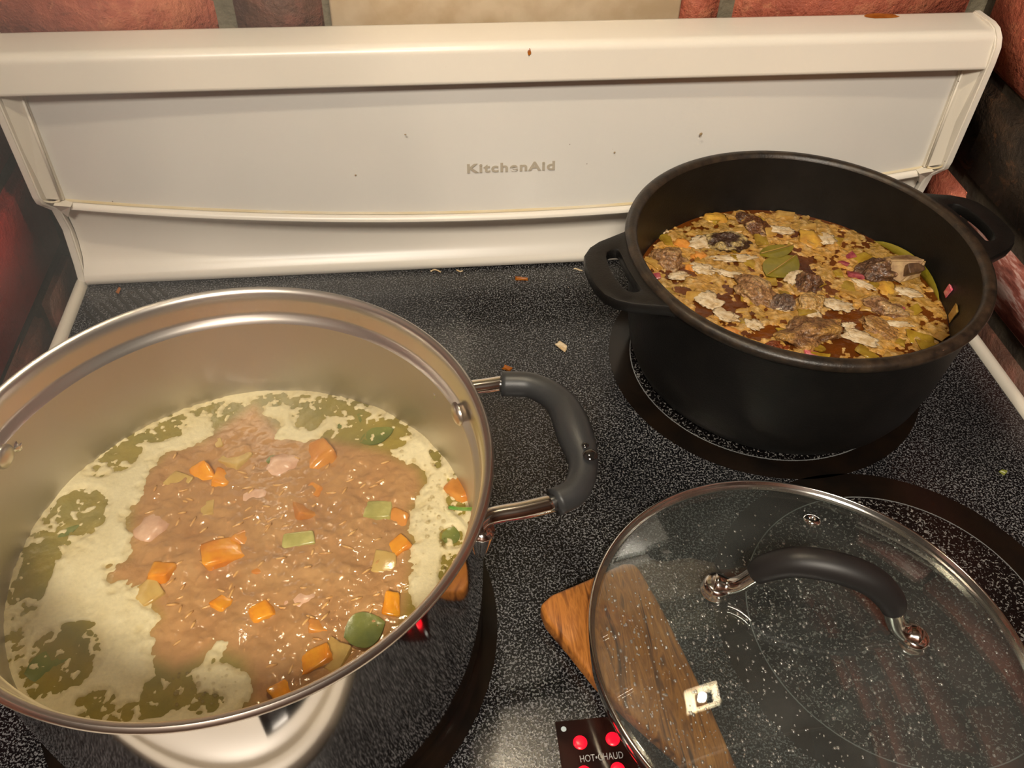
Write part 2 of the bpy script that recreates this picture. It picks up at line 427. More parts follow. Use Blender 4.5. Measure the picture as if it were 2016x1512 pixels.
# range hood with its lamp (above the picture; it lights the cooktop and shows in the lid)
HZ0 = .70
hood = tag(empty('range_hood', (0, -.17, HZ0)), 'metal range hood with a warm lamp, fixed over the cooktop', 'range hood')
link('hood_body', box_me('hood_body', -.38, .38, -.24, .224, .03, .17, .006), M['hood'], hood)
link('hood_lip', box_me('hood_lip', -.38, .38, -.245, -.232, -.01, .05, .003), M['hood'], hood)
def frustum(name, w0, d0, w1, d1, z0, z1):
    V = [(-w0, -d0, z0), (w0, -d0, z0), (w0, d0, z0), (-w0, d0, z0), (-w1, -d1, z1), (w1, -d1, z1), (w1, d1, z1), (-w1, d1, z1)]
    return mesh(name, V, [(0, 1, 5, 4), (1, 2, 6, 5), (2, 3, 7, 6), (3, 0, 4, 7), (4, 5, 6, 7)])
rf = link('lamp_reflector', frustum('lamp_reflector', .055, .045, .03, .025, .0, .03), M['trim'], hood, smooth=False); rf.location = (LAMP.x, LAMP.y + .17, 0)
bl = link('lamp_bulb', lathe_me('lamp_bulb', [(0, -.012), (.008, -.010), (.0135, -.003), (.014, .004), (.010, .014), (.009, .026), (0, .026)], 24), M['lens'], hood)
bl.location = (LAMP.x, LAMP.y + .17, -.004)

# ================================================================== THE RANGE
rng = tag(empty('kitchen_range', (0, 0, -.004)), 'white electric range with black speckled glass cooktop and tall white backguard', 'stove')
rng.location = (0, 0, 0)
HX = .3665
link('cooktop_glass', box_me('cooktop_glass', -HX, HX, -.500, .012, -.006, 0.0, .001), M['glass_top'], rng, smooth=False)
for s in (-1, 1):
    V = [(s * HX, 0), (s * (HX + .0015), .003), (s * (HX + .004), .0045), (s * (HX + .008), .0042), (s * (HX + .0105), .001), (s * (HX + .011), -.02), (s * HX, -.02)]
    P = []; F = []; ys = [-.500, 0.002]
    for y in ys: P += [(x, y, z) for x, z in V]
    n = len(V)
    for k in range(n): F.append((k, (k + 1) % n, n + (k + 1) % n, n + k))
    F += [tuple(range(n)), tuple(range(n, 2 * n))]
    bm = bmesh.new(); me = mesh('side_trim', P, F); bm.from_mesh(me); o = link('side_trim', frombm('side_trim', bm), M['trim'], rng); sharp(o, 50)
# bowed front frame and control panel
def bowed(name, prof, x0, x1, bow, mat, parent, n=24):
    V = []; F = []; m = len(prof)
    for i in range(n + 1):
        u = i / n * 2 - 1; x = x0 + (x1 - x0) * i / n; b = bow * (1 - u * u)
        for y, z in prof: V.append((x, y - b, z))
    for i in range(n):
        for k in range(m - 1): F.append((i * m + k, (i + 1) * m + k, (i + 1) * m + k + 1, i * m + k + 1))
    F += [tuple(range(m)), tuple(range(n * m, n * m + m))]
    bm = bmesh.new(); me = mesh(name, V, F); bm.from_mesh(me); return sharp(link(name, frombm(name, bm), mat, parent), 40)
bowed('front_frame', [(-.500, -.02), (-.500, .001), (-.502, .0035), (-.507, .0038), (-.511, .001), (-.512, -.006), (-.512, -.02)], -HX - .011, HX + .011, .003, M['trim'], rng)
cp = bowed('control_panel', [(-.504, -.03), (-.5135, -.004), (-.5155, .002), (-.522, .002), (-.600, -.022), (-.612, -.035), (-.61, -.13), (-.504, -.13)], -HX - .011, HX + .011, .003, M['enamel'], rng)
dsp = link('control_display', box_me('control_display', -.033, .033, -.0185, .0185, 0, .0015, .0006), M['screen'], cp)
dsp.location = (-.118, -.5445, -.0042); dsp.rotation_euler = (math.radians(17.1), 0, 0)
link('range_body', box_me('range_body', -HX - .006, HX + .006, -.51, .04, -.905, -.014, .004), M['enamel'], rng)
link('oven_door', box_me('oven_door', -HX, HX, -.55, -.512, -.78, -.14, .008), M['enamel'], rng)

# ---- backguard
def bow(x): return 1 - (x / .362) ** 2
NX = 48
def strip(name, rows, mat, x0=-.362, x1=.362, parent=rng, n=NX, ang=40):
    """rows: list of functions x -> (y,z)"""
    V = []; F = []; m = len(rows)
    for i in range(n + 1):
        x = x0 + (x1 - x0) * i / n
        for r in rows:
            y, z = r(x); V.append((x, y, z))
    for i in range(n):
        for k in range(m - 1): F.append((i * m + k, i * m + k + 1, (i + 1) * m + k + 1, (i + 1) * m + k))
    bm = bmesh.new(); me = mesh(name, V, F); bm.from_mesh(me); return sharp(link(name, frombm(name, bm), mat, parent), ang)
BOW = .0195
def led(dy, dz): return lambda x: (.003 - BOW * bow(x) + dy,   .0785 - .0145 * bow(x) + dz)
def lerp_rows(a, b, ts):
    def mk(t):
        def f(x):
            p, q = a(x), b(x); return (p[0] + (q[0] - p[0]) * t, p[1] + (q[1] - p[1]) * t)
        return f
    return [mk(t) for t in ts]
ptop = lambda x: (.010, .185)
pbot = led(.004, .002)
strip('backguard_panel', lerp_rows(pbot, ptop, [0, .15, .3, .45, .6, .75, .9, 1]), M['panel'])
strip('backguard_ledge', [led(.006, .0012), led(.0012, .0012), led(-.0008, .0004), led(-.0024, -.0012), led(-.0026, -.0030), led(-.0014, -.0046), led(.0012, -.0056), led(.006, -.006)], M['enamel'])
strip('ledge_grease_line', [led(.0048, .0026), led(.0012, .0018)], M['caulk'])
sk = lambda y, z, b=0.0: (lambda x: (y - b * bow(x), z))
strip('backguard_skirt', [led(.005, -.005), lambda x: (.012 - .012 * bow(x), .066 - .012 * bow(x)), sk(.014, .047, .008), sk(.013, .036, .004), sk(.009, .022, .002), sk(.003, .015, .001), sk(-.002, .0115), sk(-.004, .007), sk(-.0035, .002), sk(0, .0)], M['enamel'], -.366, .366, ang=60)
rp = [(.043, .1965), (.041, .1999), (.038, .2005), (.0078, .2006), (.006, .2005), (.0035, .1999), (.0015, .1985), (.0002, .1965), (-.0004, .1948), (-.0006, .1938), (-.0042, .1755), (-.0046, .1738), (-.0036, .1725), (.004, .1722), (.014, .1722)]
strip('backguard_rail', [(lambda q: (lambda x: q))(q) for q in rp], M['enamel'], -.3735, .3735, ang=70)
link('backguard_core', box_me('backguard_core', -.362, .362, .016, .045, -.02, .188), M['enamel'], rng, smooth=False)
for s in (-1, 1):
    # end cap: an upright plate with a rim, narrowing towards the cooktop
    prof = [(.045, .196), (.038, .2025), (.014, .2035), (.006, .2022), (-.0010, .1975), (-.0050, .1905), (-.0062, .178), (-.0055, .090), (-.0045, .084), (-.0005, .0795), (.006, .071), (.008, .05), (.003, .018), (-.001, .003), (-.001, -.004), (.045, -.004)]
    V = []; n = len(prof); F = []
    for y, z in prof:
        t_ = sstep(.065, .085, z); V.append((s * (.3735 + .0057 * t_), y, z))
    for y, z in prof:
        t_ = sstep(.065, .085, z); V.append((s * (.3665 + .0065 * t_), y, z))
    for k in range(n): F.append((k, (k + 1) % n, n + (k + 1) % n, n + k))
    F += [tuple(range(n)), tuple(range(n, 2 * n))]
    bm = bmesh.new(); me = mesh('end_cap', V, F); bm.from_mesh(me); bmesh.ops.recalc_face_normals(bm, faces=bm.faces)
    ed = [e for e in bm.edges if abs(e.verts[0].co.x - e.verts[1].co.x) < .0067 and len(e.link_faces) == 2 and e.calc_face_angle(0) > 1.2]
    bmesh.ops.bevel(bm, geom=ed, offset=.0011, segments=2, affect='EDGES')
    cap = sharp(link('end_cap', frombm('end_cap', bm), M['enamel'], rng), 40)
    # recessed flange between end cap and panel
    fl = [(.3602, .0068, .1722), (.3738, -.001, .1722), (.3738, -.0015, .087), (.3602, .0035, .0815)]
    fb = [(x, y + .012, z) for x, y, z in fl]
    V = [(s * x, y, z) for x, y, z in fl + fb]
    sharp(link('flange', mesh('flange', V, [(0, 1, 2, 3), (4, 5, 6, 7), (0, 1, 5, 4), (1, 2, 6, 5), (2, 3, 7, 6), (3, 0, 4, 7)]), M['trim'], cap, smooth=False))
    rimp = [Vector((s * .3615, .0055, .172)), Vector((s * .3615, .002, .0838))]
    link('flange_edge', tube_me('flange_edge', rimp, .0011, 8), M['trim'], cap)
    gl = [Vector((s * .3625, .0025, .0822)), Vector((s * .367, .0005, .0818)), Vector((s * .3725, -.0022, .0848)), Vector((s * .3735, -.003, .090))]
    link('grease_line', tube_me('grease_line', catmull(gl, 10), .0009, 8), M['caulk'], cap)
    foot = [(.354, .0795), (.3665, .0815), (.3665, .071), (.3625, .0655)]
    V = [(s * x, -.0035 if i < 2 else .004, z) for i, (x, z) in enumerate(foot)] + [(s * x, .012, z) for x, z in foot]
    link('corner_bracket', mesh('corner_bracket', V, [(0, 1, 2, 3), (4, 5, 6, 7), (0, 1, 5, 4), (1, 2, 6, 5), (2, 3, 7, 6), (3, 0, 4, 7)]), M['trim'], cap, smooth=False)

def text_me(name, body, size, extrude=.0002, offset=0.0, space=1.0):
    cu = bpy.data.curves.new(name, 'FONT'); cu.body = body; cu.size = size; cu.extrude = extrude; cu.offset = offset; cu.space_character = space
    cu.align_x = 'CENTER'; cu.align_y = 'CENTER'
    o = bpy.data.objects.new(name, cu); COL.objects.link(o)
    dg = bpy.context.evaluated_depsgraph_get(); me = bpy.data.meshes.new_from_object(o.evaluated_get(dg)); bpy.data.objects.remove(o); bpy.data.curves.remove(cu)
    me.name = name; return me
# logo on the panel
lx = aty(1006, 329, -.011).x; lz = aty(1006, 329, -.011).z
pb, pt = pbot(lx), ptop(lx); tt = (lz - pb[1]) / (pt[1] - pb[1]); ly = pb[0] + (pt[0] - pb[0]) * tt
P = Vector((lx, ly, lz)); 
for _ in range(6):
    P = aty(1006, 329, ly); tt = (P.z - pb[1]) / (pt[1] - pb[1]); ly = pb[0] + (pt[0] - pb[0]) * tt
slope = math.atan2(pt[1] - pb[1], pt[0] - pb[0])
me = text_me('logo_lettering', 'KitchenAid', .0100, .0002, .00034, 1.16)
xs = [v.co.x for v in me.vertices]; wd = max(xs) - min(xs)
lg = link('logo_lettering', me, M['logo'], rng, smooth=False)
lg.location = (P.x, ly - .0006, P.z); lg.rotation_euler = (slope, 0, 0); lg.scale = (.0715 / wd, 1.0, 1.0)

# small stains
def stain(px, py, plane, v, rx, rz, mat, parent, normal, name='grease_stain'):
    p = {'y': aty, 'z': at}[plane](px, py, v)
    bm = bmesh.new(); n = 18; c = bm.verts.new((0, 0, .0006)); vs = []
    for i in range(n):
        a = 2 * PI * i / n; k = 1 + .25 * noise.noise(Vector((math.cos(a) * 1.3 + px, math.sin(a) * 1.3, py)))
        vs.append(bm.verts.new((rx * k * math.cos(a), rz * k * math.sin(a), 0)))
    for i in range(n): bm.faces.new((c, vs[i], vs[(i + 1) % n]))
    o = link(name, frombm(name, bm), mat, parent); o.location = p
    o.rotation_euler = Vector(normal).to_track_quat('Z', 'Y').to_euler(); return o
rail = [o for o in rng.children if o.name.startswith('backguard_rail')][0]
panel = [o for o in rng.children if o.name.startswith('backguard_panel')][0]
stain(1735, 31, 'z', .2008, .014, .0052, M['grease'], rail, (0, 0, 1))
stain(1042, 102, 'y', -.0012, .0013, .0022, M['grease'], rail, (0, -1, .4))
stain(1380, 264, 'y', -.0045, .0013, .0014, M['speck'], panel, (0, -1, .15))
for q in [(798, 265), (700, 345), (1210, 300)]:
    stain(q[0], q[1], 'y', -.0052 if q[1] > 160 else -.0052, .0008, .0007, M['speck'], panel, (0, -1, .15))

# ---- burners
def burner(cx, cy, rring, rband):
    b = link('burner', annulus_me('burner', rring, rband, .0004), M['burner_black'], rng, smooth=False); b.location = (cx, cy, 0)
    link('ring_line', annulus_me('ring_line', rring - .0008, rring - .0001, .0006), M['ring_print'], b, smooth=False)
    link('heating_zone', disc_me('heating_zone', rring - .0011, .0004, 96), M['burner_zone'], b, smooth=False)
    return b
burner(.1862, -.1415, .1055, .122)
burner(.1992, -.3739, .093, .1134)
burner(-.1787, -.3451, .115, .1325)
burner(-.190, -.118, .075, .09)
# printed vent slots in the back corner
for k in range(9):
    p = at(178 + 17 * k, 622 - 6.5 * k, .0004)
    o = link('vent_slot', box_me('vent_slot', -.0012, .0012, -.012, .012, 0, .0004), M['slot'], rng, smooth=False)
    o.location = (p.x, p.y, 0); o.rotation_euler = (0, 0, math.radians(38))
# hot surface indicator
ind = link('indicator_panel', box_me('indicator_panel', -.0205, .0205, -.0285, .0285, 0, .0006, .0002), M['ind_black'], rng, smooth=False)
ind.location = (0, -.4462, 0)
led_me = lathe_me('indicator_light', [(0, .0013), (.002, .0012), (.0034, .0009), (.0039, .0004)], 20)
for k, q in enumerate([(1142, 1463), (1206, 1456), (1216, 1516), (1150, 1523)]):
    p = at(q[0], q[1], 0); o = link('indicator_light', led_me if k else led_me, None if k else M['led'], ind); o.location = (p.x, p.y + .4462, .0004)
for sx, sy in ((-1, 1), (1, 1), (-1, -1), (1, -1)):
    o = link('marker_dot', disc_me('marker_dot', .0015, .0009, 16), M['printdot'], ind, smooth=False); o.location = (sx * .0163, sy * .0238, 0)
me = text_me('indicator_lettering', 'HOT•CHAUD', .0052, .00008, .0, 1.02); xs = [v.co.x for v in me.vertices]
o = link('indicator_lettering', me, M['print'], ind, smooth=False)
p = at(1184, 1492, 0); o.location = (p.x, p.y + .4462, .0008); o.scale = (.0235 / (max(xs) - min(xs)), 1, 1)

# ================================================================== STEEL POT
PC = Vector((-.1787, -.3451, 0)); HP = math.radians(9)
pot = tag(empty('stock_pot', (PC.x, PC.y, .0007)), 'polished steel stock pot of boiling vegetable soup, grey loop handles', 'pot')
ZI = .0805   # soup level
ins = [(0, .006), (.110, .006), (.117, .010), (.1195, .018), (.1196, .136)]
lip = [(.1196, .136), (.1208, .1385), (.1228, .1402), (.1234, .1425), (.1235, .150), (.1246, .1545), (.1260, .1565), (.1278, .1571), (.1290, .1561), (.1294, .1545), (.1288, .1532), (.1274, .1525), (.1258, .1514), (.1247, .1502), (.1242, .1485)]
outs = [(.1242, .1485), (.1241, .1465), (.1241, .144), (.1240, .10), (.1240, .05), (.1240, .022), (.1239, .0195), (.1228, .010), (.1195, .0035), (.113, .0), (0, .0)]
link('pot_inside', lathe_me('pot_inside', ins, 160), M['brushed'], pot)
link('pot_rim', lathe_me('pot_rim', lip, 160), M['rim'], pot)
link('pot_wall', lathe_me('pot_wall', outs, 160), M['steel'], pot)
for o in pot.children: sharp(o, 50)
riv = lathe_me('rivet', [(0, .0022), (.003, .0020), (.0052, .0013), (.0064, .0003), (.0066, -.001)], 24)
def rivet(ang, z):
    o = link('rivet', riv, None if riv.materials else M['rim'], pot)
    o.location = (.1192 * math.cos(ang), .1192 * math.sin(ang), z)
    o.rotation_euler = Vector((-math.cos(ang), -math.sin(ang), 0)).to_track_quat('Z', 'Y').to_euler()
for a in (17.8, 164.0): rivet(math.radians(a), .1375 if a < 100 else .131)
def pot_handle(pts, ang):
    h = empty('handle'); h.parent = pot; h.rotation_euler = (0, 0, ang)
    # local: x outwards, y sideways
    return h
def handle(sign):
    HZ = .128
    if sign > 0:
        W = lambda px, py: at(px, py, HZ) - PC
        grip = [W(988, 757), (W(1050, 762)), W(1104, 797), W(1132, 858), W(1148, 915), W(1134, 966), W(1093, 991)]
        bar0 = [Vector((.1215 * math.cos(math.radians(31)), .1215 * math.sin(math.radians(31)), HZ)), W(950, 763), W(988, 757)]
        bar1 = [Vector((.1215 * math.cos(math.radians(-14.5)), .1215 * math.sin(math.radians(-14.5)), HZ)), W(965, 1019), W(1030, 1006), W(1093, 991)]
        G, B0, B1 = grip, bar0, bar1
        store.extend([G, B0, B1])
    else:
        R = Matrix.Rotation(math.radians(173), 4, 'Z')
        G, B0, B1 = [[R @ v for v in L] for L in store]
    path = catmull(G, 40); n = len(path)
    rad = []
    for i in range(n):
        t = i / (n - 1); r = .0072 + .0026 * math.exp(-((t - .47) / .16) ** 2)
        rad.append(r)
    g = tube_me('handle_grip', path, rad, 20)
    hg = link('handle_grip', g, M['grip'], pot)
    for B in (B0, B1):
        link('handle_bar', tube_me('handle_bar', catmull(B, 12), .0046, 14), M['chrome'], pot)
        d = Vector((B[0].x, B[0].y, 0)).normalized(); tn = Vector((-d.y, d.x, 0))
        # bracket: flattened strap against the wall below the bar
        br = [B[0] + d * .004, B[0] + d * .0035 + Vector((0, 0, -.008)) , B[0] + d * .0025 + Vector((0, 0, -.020))]
        link('handle_bracket', tube_me('handle_bracket', catmull(br, 8), [.0062, .006, .0058, .0055, .0052, .0048, .0044, .004, .003], 12), M['chrome'], pot)
    return hg
store = []
hg = handle(1); handle(-1)
dr = lathe_me('water_drop', [(0, .0012), (.0014, .001), (.0024, .0005), (.0028, 0)], 16)
for q, s in (((1152, 878), .7), ((1162, 897), 1.4)):
    p = at(q[0], q[1], .1375) - PC; o = link('water_drop', dr, None if dr.materials else M['wet'], hg); o.location = p; o.scale = (s, s, s)

# ---- grids for liquids
def inpoly(x, y, P):
    c = False; j = len(P) - 1
    for i in range(len(P)):
        if (P[i][1] > y) != (P[j][1] > y) and x < (P[j][0] - P[i][0]) * (y - P[i][1]) / (P[j][1] - P[i][1]) + P[i][0]: c = not c
        j = i
    return c
def sdist(x, y, P):
    d = 1e9; j = len(P) - 1
    for i in range(len(P)):
        ax, ay = P[j]; bx, by = P[i]; ex, ey = bx - ax, by - ay
        t = max(0, min(1, ((x - ax) * ex + (y - ay) * ey) / (ex * ex + ey * ey + 1e-12)))
        d = min(d, math.hypot(x - ax - ex * t, y - ay - ey * t)); j = i
    return -d if inpoly(x, y, P) else d
def sheet(name, C, r, n, fn, mat, parent=None):
    idx = {}; V = []; F = []; COLS = []; h = 2 * r / n
    for j in range(n + 1):
        for i in range(n + 1):
            x = -r + i * h; y = -r + j * h; d = math.hypot(x, y)
            if d > r + h * 1.2: continue
            if d > r: x *= r / d; y *= r / d
            z, c = fn(C.x + x, C.y + y, d / r)
            idx[(i, j)] = len(V); V.append((x, y, z)); COLS.append(c)
    for j in range(n):
        for i in range(n):
            q = [idx.get(k) for k in ((i, j), (i + 1, j), (i + 1, j + 1), (i, j + 1))]
            if None not in q: F.append(q)
    me = mesh(name, V, F); ca = me.color_attributes.new('Col', 'FLOAT_COLOR', 'POINT')
    ca.data.foreach_set('color', [v for c in COLS for v in c])
    o = link(name, me, mat, parent); o.location = (C.x, C.y, 0); return o
def mixc(a, b, t): return tuple(a[i] + (b[i] - a[i]) * t for i in range(3)) + (1.0,)

# ================================================================== SOUP
def poly(px, z): return [(at(a, b, z).x, at(a, b, z).y) for a, b in px]
BOIL = poly([(285, 935), (330, 890), (400, 870), (455, 830), (500, 800), (530, 830), (560, 862), (640, 868), (690, 876), (760, 892), (822, 925), (835, 960), (812, 1000), (806, 1060), (815, 1120), (800, 1170), (790, 1230), (740, 1290), (660, 1345), (590, 1375), (490, 1392), (492, 1330), (478, 1300), (430, 1275), (395, 1300), (345, 1318), (300, 1295), (290, 1245), (315, 1215), (280, 1165), (215, 1148), (212, 1120), (250, 1100), (255, 1050), (262, 1000)], ZI)
OIL = [(25, 1200, 48, 180), (110, 1305, 75, 62), (85, 1060, 55, 50), (150, 1010, 60, 45), (60, 1120, 40, 60), (300, 835, 75, 32), (390, 800, 50, 22), (455, 822, 42, 30), (560, 785, 60, 14), (612, 815, 36, 30), (690, 795, 95, 26), (745, 840, 62, 45), (690, 852, 48, 26), (640, 790, 70, 22), (888, 1130, 24, 45), (904, 965, 26, 45), (860, 880, 14, 40), (330, 1362, 52, 42), (250, 1402, 90, 18), (185, 1390, 40, 32), (150, 1232, 32, 8), (400, 1385, 40, 20), (210, 900, 60, 36), (890, 1060, 24, 20)]
OILW = []
for a, b, rx, ry in OIL:
    c = at(a, b, ZI); ex = at(a + rx, b, ZI); ey = at(a, b + ry, ZI)
    OILW.append((c.x, c.y, (ex - c).length, (ey - c).length))
_c = {}
def sfield(x, y):
    k = (round(x, 6), round(y, 6))
    if k in _c: return _c[k]
    sd = sdist(x, y, BOIL)
    boil = sstep(.004, -.012, sd)
    h = boil * (.0026 * fbm(x * 75, y * 75, 1.0, 3) + .0013 * fbm(x * 210, y * 210, 5.0, 2) + .0012) + .0003 * fbm(x * 120, y * 120, 9, 2)
    oil = 0.0
    for cx, cy, rx, ry in OILW:
        u = (x - cx) / rx; v = (y - cy) / ry; e = u * u + v * v
        if e < 2.2: oil = max(oil, sstep(1.9, .5, e))
    _c[k] = (sd, boil, h, oil); return _c[k]
S_TAN = lin(200, 154, 100); S_TAN2 = lin(170, 124, 78); S_OIL = lin(162, 140, 62); S_OIL2 = lin(132, 122, 60); S_CREAM = lin(232, 218, 174); S_CREAM2 = lin(208, 188, 134)
def soup_fn(x, y, q):
    sd, boil, h, oil = sfield(x, y)
    n1 = .5 + .9 * fbm(x * 45, y * 45, 3, 3); n2 = .5 + .9 * fbm(x * 60, y * 60, 8, 3)
    c = mixc(mixc(S_OIL, S_OIL2, max(0, min(1, n2))), mixc(S_TAN, S_TAN2, max(0, min(1, n1))), sstep(.006, -.006, sd))
    return ZI + h, c
def foam_fn(x, y, q):
    sd, boil, h, oil = sfield(x, y)
    n = fbm(x * 55, y * 55, 20, 4); f = fbm(x * 215, y * 215, 30, 3); g = fbm(x * 26, y * 26, 50, 2)
    m = max(-1, min(1, (sd + .0075 * n * 2 + .002 * f) / .005))
    thin = oil * (1.05 + 2.6 * (f + .6 * n)) + .75 * max(0, g + .1)
    if q > .97: thin *= .6
    m = m * .9 - thin * (1 if m > -.5 else 0) + .35 * f
    m = max(-1, min(1, m * 1.4))
    hh = m * .0014 if m > 0 else m * .0035
    c = mixc(S_CREAM2, S_CREAM, max(0, min(1, .35 + m * .5 + .8 * n)))
    return ZI + h * (1 - max(0, m) * .5) + hh + .0004 * f * max(0, m), c
soup = tag(sheet('vegetable_soup', PC, .1203, 260, soup_fn, M['soup']), 'boiling tan vegetable soup filling the steel pot', 'soup')
foam = tag(sheet('soup_foam', PC, .1203, 300, foam_fn, M['foam']), 'cream coloured foam ringing the boiling soup in steel pot', 'foam', kind='stuff')
_c.clear()

def chunk_me(name, seed, sx, sy, sz, jit=.18, sub=2, bev=.28):
    rnd = random.Random(seed); bm = bmesh.new(); bmesh.ops.create_cube(bm, size=2)
    for v in bm.verts: v.co += Vector([rnd.uniform(-jit, jit) * 2 for _ in range(3)])
    bmesh.ops.bevel(bm, geom=bm.edges[:], offset=bev, segments=2, affect='EDGES', profile=.6)
    bmesh.ops.subdivide_edges(bm, edges=bm.edges[:], cuts=1, use_grid_fill=True)
    for v in bm.verts:
        d = noise.noise(v.co * 1.4 + Vector((seed, 0, 0))) * .12; v.co *= 1 + d
        v.co.x *= sx; v.co.y *= sy; v.co.z *= sz
    return frombm(name, bm)
def blob_me(name, seed, sx, sy, sz, amp=.28, sub=3, freq=1.3, color=None, oct=4):
    bm = bmesh.new(); bmesh.ops.create_icosphere(bm, subdivisions=sub, radius=1)
    cols = []
    for v in bm.verts:
        p = v.co.copy(); n = fbm(p.x * freq + seed, p.y * freq, p.z * freq, oct)
        v.co = p * (1 + amp * 1.6 * n); v.co.x *= sx; v.co.y *= sy; v.co.z *= sz
        if color: cols.append(color(p, n))
    me = frombm(name, bm)
    if color:
        ca = me.color_attributes.new('Col', 'FLOAT_COLOR', 'POINT'); ca.data.foreach_set('color', [x for c in cols for x in c])
    return me
PXM = lambda z: 1.0
def pxsize(px, py, z):
    a = at(px, py, z); b = at(px + 10, py, z); return (b - a).length / 10
def ang_of(px, py, z, deg):
    """image angle (deg, anticlockwise from image right) -> rotation about z on the plane"""
    a = at(px, py, z); b = at(px + 8 * math.cos(math.radians(deg)), py - 8 * math.sin(math.radians(deg)), z); return math.atan2(b.y - a.y, b.x - a.x)
def place(me, name, mat, px, py, z, tilt=0, rot=None, label='', cat='', group=None, kind=None):
    o = link(name, me, mat)
    p = at(px, py, z); o.location = p
    o.rotation_euler = (random.uniform(-tilt, tilt), random.uniform(-tilt, tilt), random.uniform(0, 6.28) if rot is None else rot)
    return tag(o, label, cat, group, kind)
ZS = ZI + .0005
G_S = 'vegetable pieces in the boiling soup'
L_C = 'bright orange carrot chunk bobbing in the boiling soup'
L_C2 = 'broth-veiled pale orange carrot chunk half sunk in the soup'
# (px, py, half width px, half depth factor, mat, label)
for i, (a, b, s, k, mm, lab) in enumerate([
    (400, 928, 27, .9, 'carrot', 'bright orange carrot chunk touching a smaller round one, by potato cube'),
    (436, 945, 17, 1., 'carrot', 'small round orange carrot chunk touching a larger one'),
    (438, 1093, 36, .75, 'carrot', 'largest orange carrot wedge, amid the boiling soup'),
    (318, 1130, 25, .9, 'carrot', 'orange carrot chunk near the white foam edge, above a sunken potato'),
    (517, 1207, 22, 1.2, 'carrot', L_C), (440, 1189, 15, 1., 'carrot', L_C), (622, 1300, 20, 1.5, 'carrot', 'tall orange carrot chunk beside pale potato slab, at pot rim'),
    (787, 1077, 17, .9, 'carrot', L_C), (771, 1190, 22, .7, 'carrot', L_C), (550, 1362, 20, .7, 'carrot', 'orange carrot tip just inside the front rim of steel pot'),
    (484, 1066, 24, .9, 'carrot2', L_C2), (502, 1122, 20, .8, 'carrot2', L_C2), (786, 1022, 18, 1.2, 'carrot2', L_C2), (640, 904, 38, .7, 'carrot2', 'largest veiled orange carrot piece beside white chicken in the soup'),
    (904, 968, 24, 1.6, 'carrot2', 'orange carrot slab at the pot wall beyond the foam, above the chive'), (621, 966, 11, 1.3, 'carrot2', L_C2), (626, 1234, 16, 1., 'carrot2', L_C2), (600, 1010, 26, .7, 'carrot2', L_C2)]):
    u = pxsize(a, b, ZS) * s * 1.05
    bold = mm == 'carrot'
    place(chunk_me('carrot_chunk', 11 + i, u, u * k, u * .7, .2, bev=.42), 'carrot_chunk', M[mm], a, b + s * .12, ZS + u * (-.25 if bold else -.52), .45, None, lab, 'carrot', G_S)
L_P = 'pale yellow potato cube floating in the boiling soup'
for i, (a, b, s, k, lab, mm) in enumerate([
    (468, 913, 27, .95, 'largest pale potato cube, beside two orange carrot chunks', 'potato'), (355, 953, 21, .9, L_P, 'potato'), (300, 1170, 25, 1., 'sunken potato cube at the white foam edge under a carrot', 'potato'),
    (757, 1113, 24, .9, 'square potato cube near the bubbly foam band', 'potato'), (660, 1298, 27, 1., 'pale potato slab beside tall carrot chunk, at front pot rim', 'potato'),
    (745, 1014, 27, .8, 'pale green celery piece near the bubbly foam band', 'celery'), (410, 1005, 13, 1.5, L_P, 'potato'), (590, 1072, 30, .6, 'pale yellow celery slice in the middle of boiling soup', 'celery'), (428, 880, 16, .9, L_P, 'potato')]):
    u = pxsize(a, b, ZS) * s
    place(chunk_me('potato_cube' if mm == 'potato' else 'celery_piece', 60 + i, u, u * k, u * .7, .1, bev=.2), 'potato_cube' if mm == 'potato' else 'celery_piece', M[mm], a, b, ZS - u * .48, .2, None, lab, 'potato' if mm == 'potato' else 'celery', G_S)
for i, (a, b, s, k, lab) in enumerate([(560, 918, 38, .75, 'white poached chicken piece with a green herb bit on it'), (300, 1040, 40, .8, 'pinkish chicken piece bordering the widest white foam'),
    (500, 985, 40, .7, 'sunken pink chicken piece at the middle of boiling soup'), (590, 1185, 40, .7, 'sunken pink chicken piece near the front of boiling soup')]):
    u = pxsize(a, b, ZS) * s
    place(blob_me('chicken_piece', 90 + i, u, u * k, u * .42, .2, 3), 'chicken_piece', M['chicken'], a, b, ZS - u * (.16 if i < 2 else .30), .1, None, lab, 'chicken', G_S)
def leaf_me(name, L, W, seed, curl=.25, nu=10, nv=4, th=.0004):
    V = []; F = []
    for side in (0, 1):
        for i in range(nu + 1):
            t = i / nu; w = W * math.sin(PI * min(1, max(0, t)) ** .9) ** .8 + .0002
            for j in range(nv + 1):
                v = j / nv * 2 - 1
                V.append(((t - .5) * L, v * w * .5, curl * L * (.12 * math.sin(t * 3 + seed) + .15 * v * v * math.sin(seed + 2)) - side * th + .0006 * noise.noise(Vector((t * 5, v * 2, seed)))))
    N = (nu + 1) * (nv + 1)
    for i in range(nu):
        for j in range(nv):
            a = i * (nv + 1) + j; q = (a, a + 1, a + nv + 2, a + nv + 1); F.append(q); F.append(tuple(N + k for k in q[::-1]))
    return mesh(name, V, F)
